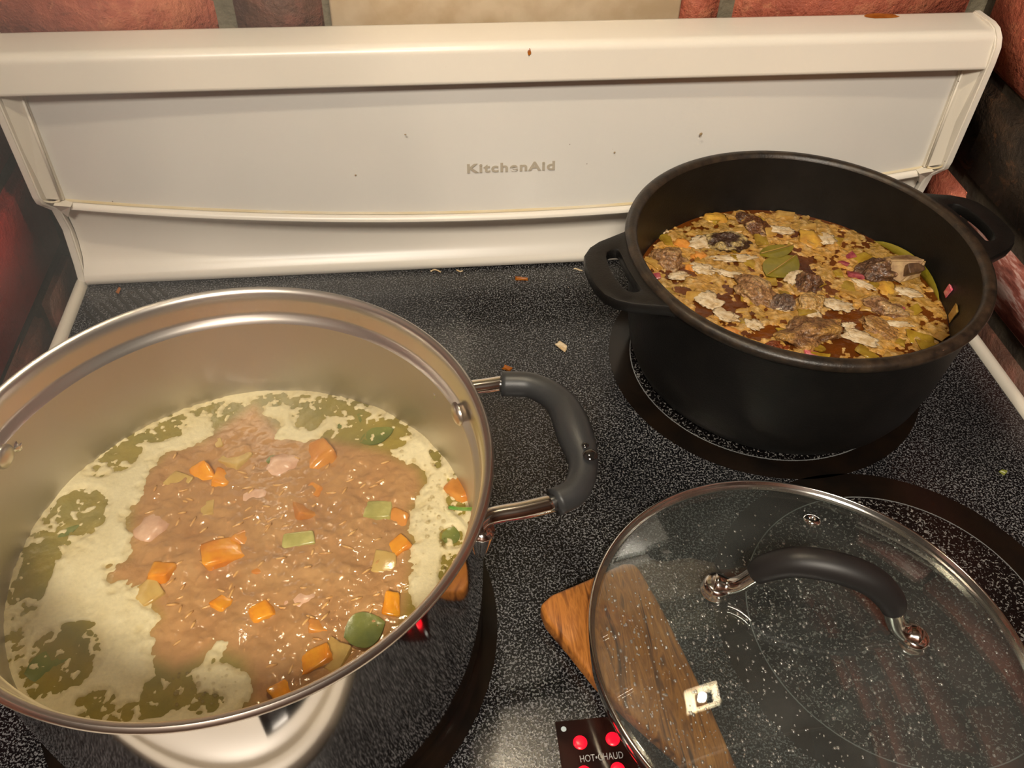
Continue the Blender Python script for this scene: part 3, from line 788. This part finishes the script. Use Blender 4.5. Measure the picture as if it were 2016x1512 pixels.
for i, (a, b, s, k, dg, lab) in enumerate([(718, 1240, 42, .95, 20, 'large glossy green leaf near the front of the boiling soup'), (540, 905, 16, .8, 10, 'small green herb bit on the white chicken piece'),
    (690, 828, 30, .7, 30, 'green leaf in the oil at the back of the soup'), (742, 858, 36, .6, 20, 'green leaf at the back of the soup by bubbly foam'), (712, 1055, 24, .7, 40, 'dark green leaf sunk amid the boiling soup'),
    (95, 1310, 44, .8, 20, 'broad green leaf sunk in a large oily gap in the foam'), (135, 1045, 22, .4, 30, 'narrow green leaf in mottled foam along the pot wall'), (888, 1055, 22, .8, 70, 'teal green leaf in the foam near the handle side')]):
    u = pxsize(a, b, ZS) * s
    place(leaf_me('herb_leaf', u * 2, u * 2 * k, i * 1.7, .15), 'herb_leaf', M['herb'], a, b, ZS + (.0014 if i < 2 else -.0002), .06, ang_of(a, b, ZS, dg), lab, 'herb', 'green herbs in the steel pot')
# chive lying over the pot wall
cp_ = [at(885, 999, ZI + .002), at(900, 1001, ZI + .006), at(922, 1002, ZI + .016), at(941, 1001, ZI + .024)]
tag(link('chive', tube_me('chive', catmull(cp_, 12), .0011, 8), M['chive']), 'bright green chive stuck to the inside pot wall above foam', 'chive')
# rice grains: too many to count, one object
bm = bmesh.new(); rnd = random.Random(5)
for k in range(110):
    a, b = rnd.uniform(280, 800), rnd.uniform(900, 1340)
    p = at(a, b, ZI)
    if sdist(p.x, p.y, BOIL) > -.006: continue
    h = (.0026 * fbm(p.x * 75, p.y * 75, 1.0, 3) + .0013 * fbm(p.x * 210, p.y * 210, 5.0, 2) + .0012)
    mt = Matrix.Translation((p.x, p.y, ZI + h + .0001)) @ Matrix.Rotation(ang_of(a, b, ZI, rnd.uniform(-20, 70)), 4, 'Z') @ Matrix.Rotation(rnd.uniform(-.15, .15), 4, 'Y') @ Matrix.Diagonal((.0034 * rnd.uniform(.7, 1.3), .0008, .0007, 1))
    bmesh.ops.create_icosphere(bm, subdivisions=1, radius=1, matrix=mt)
tag(link('rice_grains', frombm('rice_grains', bm), M['orzo']), 'slender rice grains rolling in the boiling soup', 'rice', kind='stuff')
bm = bmesh.new()
for k in range(150):
    j = rnd.random()
    if j < .75: a, b = rnd.gauss(845, 30), rnd.gauss(1000, 90)
    else: a, b = rnd.gauss(390, 50), rnd.gauss(1345, 25)
    p = at(a, b, ZI)
    if math.hypot(p.x - PC.x, p.y - PC.y) > .116 or sdist(p.x, p.y, BOIL) < .003: continue
    r = rnd.choice([.0005, .0006, .0007, .0009, .0014])
    bmesh.ops.create_icosphere(bm, subdivisions=2, radius=r, matrix=Matrix.Translation((p.x, p.y, ZI + .0012)))
tag(link('foam_bubbles', frombm('foam_bubbles', bm), M['bubble']), 'small clear bubbles on the cream foam by the handle', 'bubbles', kind='stuff')

# ================================================================== DUTCH OVEN
DC = Vector((.1944, -.1376, 0)); HD = math.radians(8)
dut = tag(empty('dutch_oven', (DC.x, DC.y, .0007)), 'black cast iron dutch oven of bone broth, flat loop handles', 'dutch oven')
dprof_in = [(0, .008), (.090, .008), (.102, .013), (.1085, .024), (.1135, .05), (.1178, .085), (.1198, .1085)]
dlip = [(.1198, .1085), (.1208, .1108), (.1230, .1120), (.1262, .1118), (.1284, .1105), (.1290, .1085), (.1286, .1062), (.1274, .1045), (.1256, .1030)]
dprof_out = [(.1256, .1030), (.1244, .098), (.1222, .075), (.1190, .04), (.1150, .018), (.1105, .007), (.1060, .0025), (.100, .0005), (.096, .0), (0, .0)]
link('oven_inside', lathe_me('oven_inside', dprof_in, 140), M['iron'], dut)
link('oven_rim', lathe_me('oven_rim', dlip, 140), M['iron_rim'], dut)
link('oven_wall', lathe_me('oven_wall', dprof_out, 140), M['iron'], dut)
def pol(r, a): return (r * math.cos(a), r * math.sin(a))
def oven_handle(a0):
    D = math.radians
    out = [(.1240, 23), (.1300, 19.5), (.1390, 16.5), (.1480, 14), (.1555, 11.2), (.1605, 8), (.1620, 4), (.1622, 0), (.1620, -4), (.1605, -8), (.1555, -11.2), (.1480, -14), (.1390, -16.5), (.1300, -19.5), (.1240, -23), (.1235, -10), (.1235, 0), (.1235, 10)]
    hol = [(.1352, 9.8), (.1362, 10.0), (.1382, 10.0), (.1408, 9.8), (.1436, 8.8), (.1452, 6.6), (.1458, 3), (.1460, 0), (.1458, -3), (.1452, -6.6), (.1436, -8.8), (.1408, -9.8), (.1382, -10.0), (.1362, -10.0), (.1352, -9.8), (.1346, -6), (.1346, 0), (.1346, 6)]
    o = link('handle', prism_me('handle', [pol(r, a0 + D(a)) for r, a in out], .1005, .1092, .0016, [pol(r, a0 + D(a)) for r, a in hol]), M['iron'], dut)
    sharp(o, 40); return o
oven_handle(HD); oven_handle(HD + PI)
ZD = .0625; RD = .1160
BRO = lin(74, 34, 10); AMB = lin(120, 64, 18); TAN = lin(210, 162, 98); OLI = lin(156, 122, 46); PAL = lin(224, 192, 132); GOLD = lin(206, 148, 58)
DARK = [(1660, 640, 75, 34), (1420, 600, 60, 22), (1330, 530, 40, 26), (1560, 520, 50, 36), (1650, 690, 60, 16), (1500, 655, 50, 12)]
DW = []
for a, b, rx, ry in DARK:
    c = at(a, b, ZD); DW.append((c.x, c.y, (at(a + rx, b, ZD) - c).length, (at(a, b + ry, ZD) - c).length))
def dbase(x, y): return .0007 * fbm(x * 110, y * 110, 2, 3)
def broth_fn(x, y, q):
    n = .5 + fbm(x * 40, y * 40, 4, 3)
    return ZD + dbase(x, y), mixc(BRO, AMB, max(0, min(1, n)))
def scum_fn(x, y, q):
    n = fbm(x * 60, y * 60, 12, 4); f = fbm(x * 190, y * 190, 22, 3); g = fbm(x * 30, y * 30, 33, 2)
    m = .34 + 1.5 * n + .9 * f
    for cx, cy, rx, ry in DW:
        u = (x - cx) / rx; v = (y - cy) / ry; m -= .75 * sstep(1.6, .2, u * u + v * v)
    if q > .95: m -= (q - .95) * 14
    m = max(-1, min(1, m * 1.5))
    t = max(0, min(1, .5 + 1.5 * g)); u = max(0, min(1, .5 + 1.4 * f + .5 * n))
    c = mixc(mixc(OLI, GOLD, t), mixc(TAN, PAL, max(0, f * 2)), u * .8)
    return ZD + dbase(x, y) + (m * .0012 if m > 0 else m * .003) + .0006 * f, c
tag(sheet('bone_broth', DC, RD, 170, broth_fn, M['broth']), 'dark amber bone broth in the cast iron dutch oven', 'broth')
tag(sheet('broth_scum', DC, RD, 260, scum_fn, M['scum']), 'tan fat and onion scum floating on the amber broth', 'scum', kind='stuff')
def meatcol(dark, mid, pale, thr=.1, axis=None):
    def f(p, n):
        k = max(0, min(1, .5 + 1.2 * n + 1.6 * fbm(p.x * 5, p.y * 5, p.z * 5 + thr * 90, 3))); c = mixc(dark, mid, k)
        if axis is not None:
            d = p.dot(Vector(axis)); c = mixc(c, pale, sstep(.15, .5, d + n * .6))
        elif n > thr: c = mixc(c, pale, sstep(thr, thr + .12, n))
        return c
    return f
DK = lin(76, 50, 34); MD = lin(120, 78, 46); PL = lin(196, 156, 104); TN = lin(172, 122, 72); PK = lin(142, 98, 66); GD = lin(200, 150, 80)
G_M = 'meat and bone pieces in the dutch oven'
meats = [ # px,py, a(px), b(px), image angle, height factor, colours, label
    (1436, 480, 42, 25, -5, .65, (DK, DK, lin(200, 172, 112), .12, None), 'dark braised piece with a pale stripe, ringed by froth'),
    (1490, 575, 52, 30, -35, .55, (lin(136, 94, 58), lin(186, 138, 88), PL, .12, None), 'long tan meat lump pointing to the middle of the broth'),
    (1540, 598, 26, 20, 0, .8, (lin(84, 64, 52), lin(138, 108, 86), PL, .25, None), 'dark grey meat knob at the end of the long tan lump'),
    (1590, 562, 24, 24, 80, .9, (lin(92, 60, 42), lin(146, 102, 70), PL, .2, None), 'dark upright meat knob above a golden piece'),
    (1592, 598, 28, 26, -60, .55, (GD, lin(216, 178, 116), PL, .2, None), 'golden fatty meat piece below a dark knob'),
    (1590, 655, 66, 36, 15, .6, (lin(118, 78, 48), lin(184, 136, 84), GD, .12, None), 'large knuckle of meat against the front wall of dutch oven'),
    (1528, 682, 30, 14, 25, .5, (lin(110, 48, 18), lin(150, 72, 30), GD, .3, None), 'reddish glossy meat scrap beside the large knuckle'),
    (1728, 535, 46, 30, 10, .7, (DK, lin(132, 94, 66), PL, .2, None), 'dark crusted meat on the bone beside pale bone spike'),
    (1738, 606, 40, 22, -15, .6, (lin(132, 90, 58), lin(176, 130, 86), PL, .1, None), 'brown meat lump between golden piece and standing bay leaf'),
    (1735, 648, 48, 22, -30, .35, (TN, GD, PL, .1, None), 'flat tan fat slab near the froth patch'),
    (1312, 512, 28, 30, 60, .6, (lin(136, 94, 58), lin(190, 144, 94), PL, .1, None), 'small tan meat lump by a carrot piece at the oven wall'),
    (1490, 447, 30, 22, -40, .6, (lin(110, 62, 30), MD, PL, .15, None), 'small brown meat lump toward the backguard side of broth'),
    (1470, 430, 22, 14, -20, .6, (DK, MD, PL, .2, None), 'tiny dark meat scrap toward the backguard side of broth')]
for i, (a, b, s1, s2, dg, hf, cc, lab) in enumerate(meats):
    u = pxsize(a, b, ZD); 
    me = blob_me('meat_piece', 200 + i * 3, s1 * u, s2 * u * 1.15, s2 * u * hf * 1.3, .46, 5, 1.25, meatcol(cc[0], cc[1], cc[2], cc[3], cc[4]), 4)
    place(me, 'meat_piece', M['meat'], a, b + 3, ZD - s2 * u * hf * .12, .1, ang_of(a, b, ZD, dg), lab, 'meat', G_M)
# bone spike: a hollow cut rib with two flat faces
Bv = [at(1752, 512, ZD + .013), at(1826, 512, ZD + .018), at(1812, 546, ZD + .004), at(1770, 560, ZD + .001), at(1748, 545, ZD + .003), at(1790, 500, ZD + .010)]
bm = bmesh.new()
for v in Bv + [p + Vector((0, .012, -.006)) for p in Bv[:2]]: bm.verts.new(v)
bmesh.ops.convex_hull(bm, input=bm.verts[:]); bmesh.ops.bevel(bm, geom=bm.edges[:], offset=.0012, segments=2, affect='EDGES')
cen = sum(Bv, Vector()) / 6
for v in bm.verts: v.co -= cen
bone = link('bone_spike', frombm('bone_spike', bm), M['bone']); bone.location = cen
tag(sharp(bone, 30), 'pale pointed cut bone rising from broth beside crusted meat', 'bone', G_M)
mw = chunk_me('bone_marrow', 4, .006, .0035, .004, .2); o = link('bone_marrow', mw, m_plain('dark_marrow', lin(70, 50, 36), .35, var=lin(110, 80, 54), vs=200, bump=.5, bs=500), bone)
o.location = at(1797, 530, ZD + .0105) - cen; o.rotation_euler = (.6, .2, .2)
for i, (a, b, s, k, dg, lab) in enumerate([(1540, 522, 52, .62, 35, 'larger olive bay leaf lying amid the broth'), (1530, 492, 40, .5, 15, 'olive bay leaf beside froth, behind the larger bay leaf')]):
    u = pxsize(a, b, ZD) * s; lf = place(leaf_me('bay_leaf', u * 2, u * 2 * k, 2 + i, .1), 'bay_leaf', M['bay'], a, b, ZD + .0022, .04, ang_of(a, b, ZD, dg), lab, 'bay leaf', 'bay leaves in the dutch oven')
    vn = [Vector((-u * .95, 0, .0012)), Vector((0, 0, .0011)), Vector((u * .95, 0, .0012))]
    link('leaf_rib', tube_me('leaf_rib', catmull(vn, 8), .0004, 6), M['onion'], lf)
# a bay leaf standing against the wall
V = []; F = []; a0 = math.radians(6)
for i in range(13):
    t = i / 12; an = math.radians(34 - 42 * t); hh = .009 * math.sin(PI * t) ** .7
    for (dr_, dz) in ((-.0010, -.003), (-.0010, hh), (-.0016, hh), (-.0016, -.003)):
        rr = .1148 + (hh * .08 if dz > 0 else 0) + dr_
        V.append((rr * math.cos(an), rr * math.sin(an), ZD + dz))
for i in range(12):
    for k in range(4): F.append((i * 4 + k, i * 4 + (k + 1) % 4, i * 4 + 4 + (k + 1) % 4, i * 4 + 4 + k))
o = link('bay_leaf', mesh('bay_leaf', V, F), M['bay']); o.location = DC
tag(o, 'yellow-green bay leaf standing upright against the oven wall', 'bay leaf', 'bay leaves in the dutch oven')
L_K = 'small orange carrot piece among onions near the dark striped piece'
for i, (a, b, s, mm, lab, cat) in enumerate([(1595, 472, 26, 'lemon', 'bright yellow vegetable piece capped with froth in the broth', 'vegetable'), (1345, 482, 18, 'carrot2', L_K, 'carrot'), (1378, 505, 17, 'carrot2', L_K, 'carrot'), (1362, 528, 13, 'carrot2', L_K, 'carrot'),
    (1410, 432, 20, 'lemon', 'golden vegetable piece at the oven wall behind dark striped piece', 'vegetable'), (1745, 566, 20, 'lemon', 'yellow vegetable piece below the dark crusted meat', 'vegetable'), (1440, 655, 20, 'carrot2', 'orange carrot piece against the front wall of the oven', 'carrot'), (1390, 640, 18, 'lemon', 'golden vegetable piece by two froth patches at oven wall', 'vegetable')]):
    u = pxsize(a, b, ZD) * s
    place(blob_me('vegetable_piece' if cat == 'vegetable' else 'carrot_piece', 300 + i * 5, u * 1.15, u * .85, u * .32, .45, 3, 1.8), 'vegetable_piece' if cat == 'vegetable' else 'carrot_piece', M[mm], a, b, ZD + u * .02, .15, None, lab, cat, 'vegetables in the dutch oven')
rnd = random.Random(21); k = 0; spots = []
onions = [chunk_me('onion_piece', 400 + i, .0062, .0040, .0012, .28, bev=.2) for i in range(6)]
while k < 85:
    r = RD * math.sqrt(rnd.random()) * .95; a = rnd.uniform(0, 2 * PI)
    p = Vector((DC.x + r * math.cos(a), DC.y + r * math.sin(a), ZD + rnd.uniform(-.0004, .0010)))
    if any((p - q).length < .0105 for q in spots): 
        if rnd.random() < .97: continue
    if any(((p.x - cx) / rx) ** 2 + ((p.y - cy) / ry) ** 2 < .7 for cx, cy, rx, ry in DW): continue
    spots.append(p); me = onions[k % 6].copy() if k < 12 else onions2[k % 12]
    if k < 12:
        me.materials.append(M['onion'] if k % 2 else M['onion2'])
        if k == 0: onions2 = []
        onions2.append(me)
    o = bpy.data.objects.new('onion_piece', me); COL.objects.link(o); o.location = p
    me.polygons.foreach_set('use_smooth', [True] * len(me.polygons))
    s = rnd.uniform(.6, 1.35); o.scale = (s, s, 1); o.rotation_euler = (rnd.uniform(-.25, .25), rnd.uniform(-.25, .25), rnd.uniform(0, 6.28))
    tag(o, 'limp yellow onion piece floating in the dutch oven broth' if k % 2 else 'olive stewed onion piece floating in the dutch oven broth', 'onion', 'stewed onion pieces in the dutch oven'); k += 1
for i, (a, b, s, mm) in enumerate([(1675, 504, 13, 'redonion'), (1682, 540, 16, 'redonion'), (1772, 612, 14, 'redonion'), (1283, 547, 13, 'redonion'), (1600, 700, 22, 'pinkonion'), (1660, 518, 9, 'redonion')]):
    u = pxsize(a, b, ZD) * s
    place(chunk_me('red_onion_piece', 500 + i, u, u * .6, u * .25, .25), 'red_onion_piece', M[mm], a, b, ZD + .0012, .3, None, 'pink onion scrap by the large meat knuckle at front wall' if mm == 'pinkonion' else 'purple red onion scrap floating in the bone broth', 'onion', 'red onion scraps')
def on_oven_wall(deg, z, inset=.0008):
    r = .1135 + (z - .05) / .035 * .0043 - inset; a = math.radians(deg); return DC + Vector((r * math.cos(a), r * math.sin(a), z)), a
for nm, deg, z, mm, s, lab in (('red_onion_piece', -8.5, .074, 'pinkonion', .0042, 'bright pink onion square stuck on the oven wall'), ('onion_piece', -20, .0715, 'onion', .0060, 'yellow onion strip stuck on the oven wall')):
    p, a = on_oven_wall(deg, z); o = link(nm, chunk_me(nm, 77, .0009, s * .7, s, .15), M[mm]); o.location = p; o.rotation_euler = (0.2, 0, a); tag(o, lab, 'onion')
for i, (a, b, s1, s2, dg, lab) in enumerate([(1395, 590, 26, 17, -30, 0), (1428, 620, 24, 13, -25, 0), (1484, 638, 17, 12, -30, 0), (1694, 664, 32, 15, -20, 'broad white froth patch on the dark open broth'), (1380, 476, 18, 22, -50, 0), (1535, 452, 26, 10, -10, 0), (1448, 508, 42, 9, 0, 'froth bubbling below the dark piece with pale stripe'),
    (1650, 600, 26, 14, -10, 0), (1382, 528, 24, 15, -20, 0), (1788, 576, 24, 10, -15, 0), (1566, 545, 26, 12, 40, 0), (1768, 638, 26, 7, -5, 0), (1625, 470, 18, 16, 0, 'froth cap on the bright yellow vegetable piece'), (1335, 543, 22, 9, 10, 0), (1700, 560, 24, 7, -20, 0), (1600, 620, 14, 16, 0, 0), (1440, 540, 36, 8, -12, 0), (1302, 452, 12, 10, 0, 0), (1670, 640, 12, 7, 0, 0), (1545, 606, 16, 8, 0, 0)]):
    u = pxsize(a, b, ZD)
    place(blob_me('froth_patch', 600 + i, s1 * u, s2 * u * 1.2, .0012, .6, 4, 1.9), 'froth_patch', M['bubblefoam'], a, b, ZD + .0013, .05, ang_of(a, b, ZD, dg), lab or 'small white froth patch floating on the bone broth', 'froth', 'froth patches in the dutch oven')

# ================================================================== WOODEN SPATULA (under the lid)
SZ = .0075
spx = [(1063, 1192), (1085, 1172), (1165, 1138), (1225, 1110), (1248, 1109), (1262, 1124), (1306, 1202), (1350, 1290), (1400, 1394), (1450, 1508), (1475, 1562), (1440, 1590), (1400, 1560), (1335, 1490), (1235, 1402), (1172, 1340), (1120, 1275), (1075, 1222)]
SLP = .03
def top_pt(a, b):
    p = at(a, b, SZ)
    for _ in range(4): p = at(a, b, .0125 + SLP * (-.335 - p.y))
    return p
pts = [top_pt(a, b) for a, b in spx]
# the handle goes on beyond the edge of the picture
d = (pts[10] - pts[7]).normalized(); pr = Vector((d.y, -d.x, 0))
m0 = (pts[10] + pts[11]) / 2
hd = [pts[10], pts[10] + d * .03, m0 + d * .06 - pr * .0085, m0 + d * .11 - pr * .0095, m0 + d * .118, m0 + d * .11 + pr * .0095, m0 + d * .06 + pr * .0085, pts[11] + d * .012]
out = pts[:10] + hd + pts[12:]
cen = sum(out, Vector()) / len(out)
spat = link('wooden_spatula', prism_me('wooden_spatula', [(p.x - cen.x, p.y - cen.y) for p in out], .0, .0122, .0026, None, 3), M['wood'])
spat.location = (cen.x, cen.y, .0012 + SLP * (-.335 - cen.y)); spat.rotation_euler = (-SLP, 0, 0)
tag(sharp(spat, 40), 'brown olive wood spatula lying on the cooktop under glass lid', 'spatula')

# ================================================================== GLASS LID
LC = Vector((.1298, -.3955, .0152)); nrm = Vector((.055, .0765, 1)).normalized()
lid = tag(empty('glass_lid', LC), 'round glass pot lid with steel rim and black arched handle', 'lid')
ux = (Vector((1, 0, 0)) - nrm * nrm.x).normalized(); vy = nrm.cross(ux)
lid.rotation_euler = Matrix((ux, vy, nrm)).transposed().to_euler()
RL = .1282; HC = .030
def dome(r): return HC * (1 - (r / .126) ** 2) * (1 - .12 * (r / .126) ** 2) + .002
prof = [(r, dome(r)) for r in [.126 * k / 28 for k in range(29)]]
low = [(r, z - .003) for r, z in prof[::-1]]
link('glass_dome', lathe_me('glass_dome', prof + low, 128), M['glass'], lid)
band = [(.1262, .0048), (.1272, .0052), (.1280, .0046), (.1285, .0030), (.1285, -.0014), (.1282, -.0024), (.1272, -.0028), (.1255, -.0026), (.1240, -.0016), (.1240, .0), (.1262, .0008)]
link('steel_rim', lathe_me('steel_rim', band, 128, True), M['chrome'], lid)
def gromm(u, v):
    r = math.hypot(u, v); o = link('steam_vent', lathe_me('steam_vent', [(.0022, -.004), (.0022, .0008), (.003, .0016), (.0045, .0014), (.0056, .0003), (.0056, -.0012)], 24), M['chrome'], lid)
    o.location = (u, v, dome(r)); d = -(dome(r + .001) - dome(r)) / .001
    o.rotation_euler = Vector((u / r * d, v / r * d, 1)).to_track_quat('Z', 'Y').to_euler()
gromm(.028, .080)
A_, B_ = Vector((-.0545, .0245, 0)), Vector((.0455, -.0155, 0))
ax = (B_ - A_).normalized(); L_ = (B_ - A_).length; HB = .0285
def hpt(s, h): p = A_ + ax * (s * L_); return Vector((p.x, p.y, HB + h))
for s0, sg in ((0.0, 1), (1.0, -1)):
    arm = [hpt(s0 - sg * .02, .003), hpt(s0 + sg * .05, .0035), hpt(s0 + sg * .11, .009), hpt(s0 + sg * .16, .019), hpt(s0 + sg * .20, .0265)]
    ar = link('handle_arm', tube_me('handle_arm', catmull(arm, 16), [.0062, .0062, .006, .0056, .0052] + [.005] * 12, 14), M['chrome'], lid)
    p = hpt(s0, 0)
    o = link('mount', lathe_me('mount', [(0, .0058), (.006, .0056), (.0078, .0045), (.0082, .0022), (.0082, .0), (.0088, -.001), (.0088, -.004), (0, -.004)], 24), M['chrome'], lid); o.location = (p.x, p.y, HB - .0005)
    sc = link('screw', lathe_me('screw', [(0, .0035), (.003, .0032), (.0042, .0022), (.0045, 0)], 20), M['rim'], o); sc.location = (0, 0, .0054)
gp = [hpt(.155, .0195), hpt(.20, .0275), hpt(.32, .0375), hpt(.5, .041), hpt(.68, .0375), hpt(.80, .0275), hpt(.845, .0195)]
path = catmull(gp, 36); rad = [.0062 + .0024 * math.sin(PI * i / 36) ** .7 for i in range(37)]
rad[0] *= .8; rad[-1] *= .8
link('handle_grip', tube_me('handle_grip', path, rad, 20), M['lidgrip'], lid)
bm = bmesh.new(); rnd = random.Random(3)
for k in range(4200):
    u, v = rnd.uniform(-.122, .122), rnd.uniform(-.122, .122); r = math.hypot(u, v)
    if r > .119: continue
    dens = sstep(.08, -.05, u) * sstep(.09, .02, v) + .06
    if rnd.random() > dens: continue
    s = rnd.choice([.0003, .0004, .0005, .0005, .0006, .0007, .0010])
    bmesh.ops.create_icosphere(bm, subdivisions=1, radius=s, matrix=Matrix.Translation((u, v, dome(r))) @ Matrix.Diagonal((1, rnd.uniform(1, 1.5), .55, 1)))
dl = link('water_droplets', frombm('water_droplets', bm), M['drop'], lid); dl['kind'] = 'stuff'

# ================================================================== SCRAPS ON THE COOKTOP
def scrap(px, py, s1, s2, mat, lab, cat, name, seed):
    u = pxsize(px, py, .001); place(chunk_me(name, seed, s1 * u, s2 * u, .0011, .3), name, mat, px, py, .0013, .0, None, lab, cat)
scrap(1108, 682, 12, 6, M['bubblefoam'], 'pale onion scrap on the cooktop between the two pots', 'scrap', 'onion_scrap', 700)
scrap(998, 725, 5, 7, M['grease'], 'brown crumb on the cooktop behind the pot handle', 'crumb', 'food_crumb', 701)
scrap(1022, 548, 12, 5, M['grease'], 'flat brown crumb on the cooktop near the backguard', 'crumb', 'food_crumb', 702)
scrap(233, 572, 7, 3, M['grease'], 'tan crumb in the back corner by the vent print', 'crumb', 'food_crumb', 703)
scrap(1975, 928, 5, 4, M['herb'], 'tiny green herb crumb on cooktop between dutch oven and white trim', 'crumb', 'herb_crumb', 704)
for i, q in enumerate([(858, 536, 10), (1138, 533, 8), (905, 535, 6)]):
    u = pxsize(q[0], q[1], 0) * q[2]
    pth = [at(q[0], q[1], .001) + Vector((u * (t - .5) * 2, u * .5 * math.sin(t * 4 + i), .0012)) for t in (0, .3, .6, 1)]
    tag(link('food_sliver', tube_me('food_sliver', catmull(pth, 8), .0007, 6), M['bubblefoam']), 'thin pale food sliver on cooktop at foot of the backguard', 'scrap', 'food slivers by the backguard')

# ================================================================== STEAM
t = NT('steam'); t.n.remove(t.b)
vs = t.add('ShaderNodeVolumeScatter'); vs.inputs['Color'].default_value = (1, 1, 1, 1); vs.inputs['Anisotropy'].default_value = .2
n = t.noise(13, 3, .55, .8); den = t.math('MULTIPLY', t.ramp(n, [(.38, GREY(.1)), (.68, GREY(1))]), 1.6)
t.lk(den, vs.inputs['Density']); t.lk(vs.outputs[0], t.out.inputs['Volume'])
sp = [(0, .085), (.112, .085), (.118, .12), (.118, .17), (.135, .24), (.15, .32), (.14, .40), (.10, .46), (0, .48)]
V, F = lathe('steam', sp, 40)
V = [(x - .10 * sstep(.16, .48, z), y + .07 * sstep(.16, .48, z), z) for x, y, z in V]
bm = bmesh.new(); me = mesh('steam', V, F); bm.from_mesh(me); bmesh.ops.remove_doubles(bm, verts=bm.verts, dist=1e-6)
st = link('steam', frombm('steam', bm), t.m); st.location = (PC.x, PC.y, 0)
tag(st, 'thin white steam rising from the boiling soup pot', 'steam', kind='stuff')
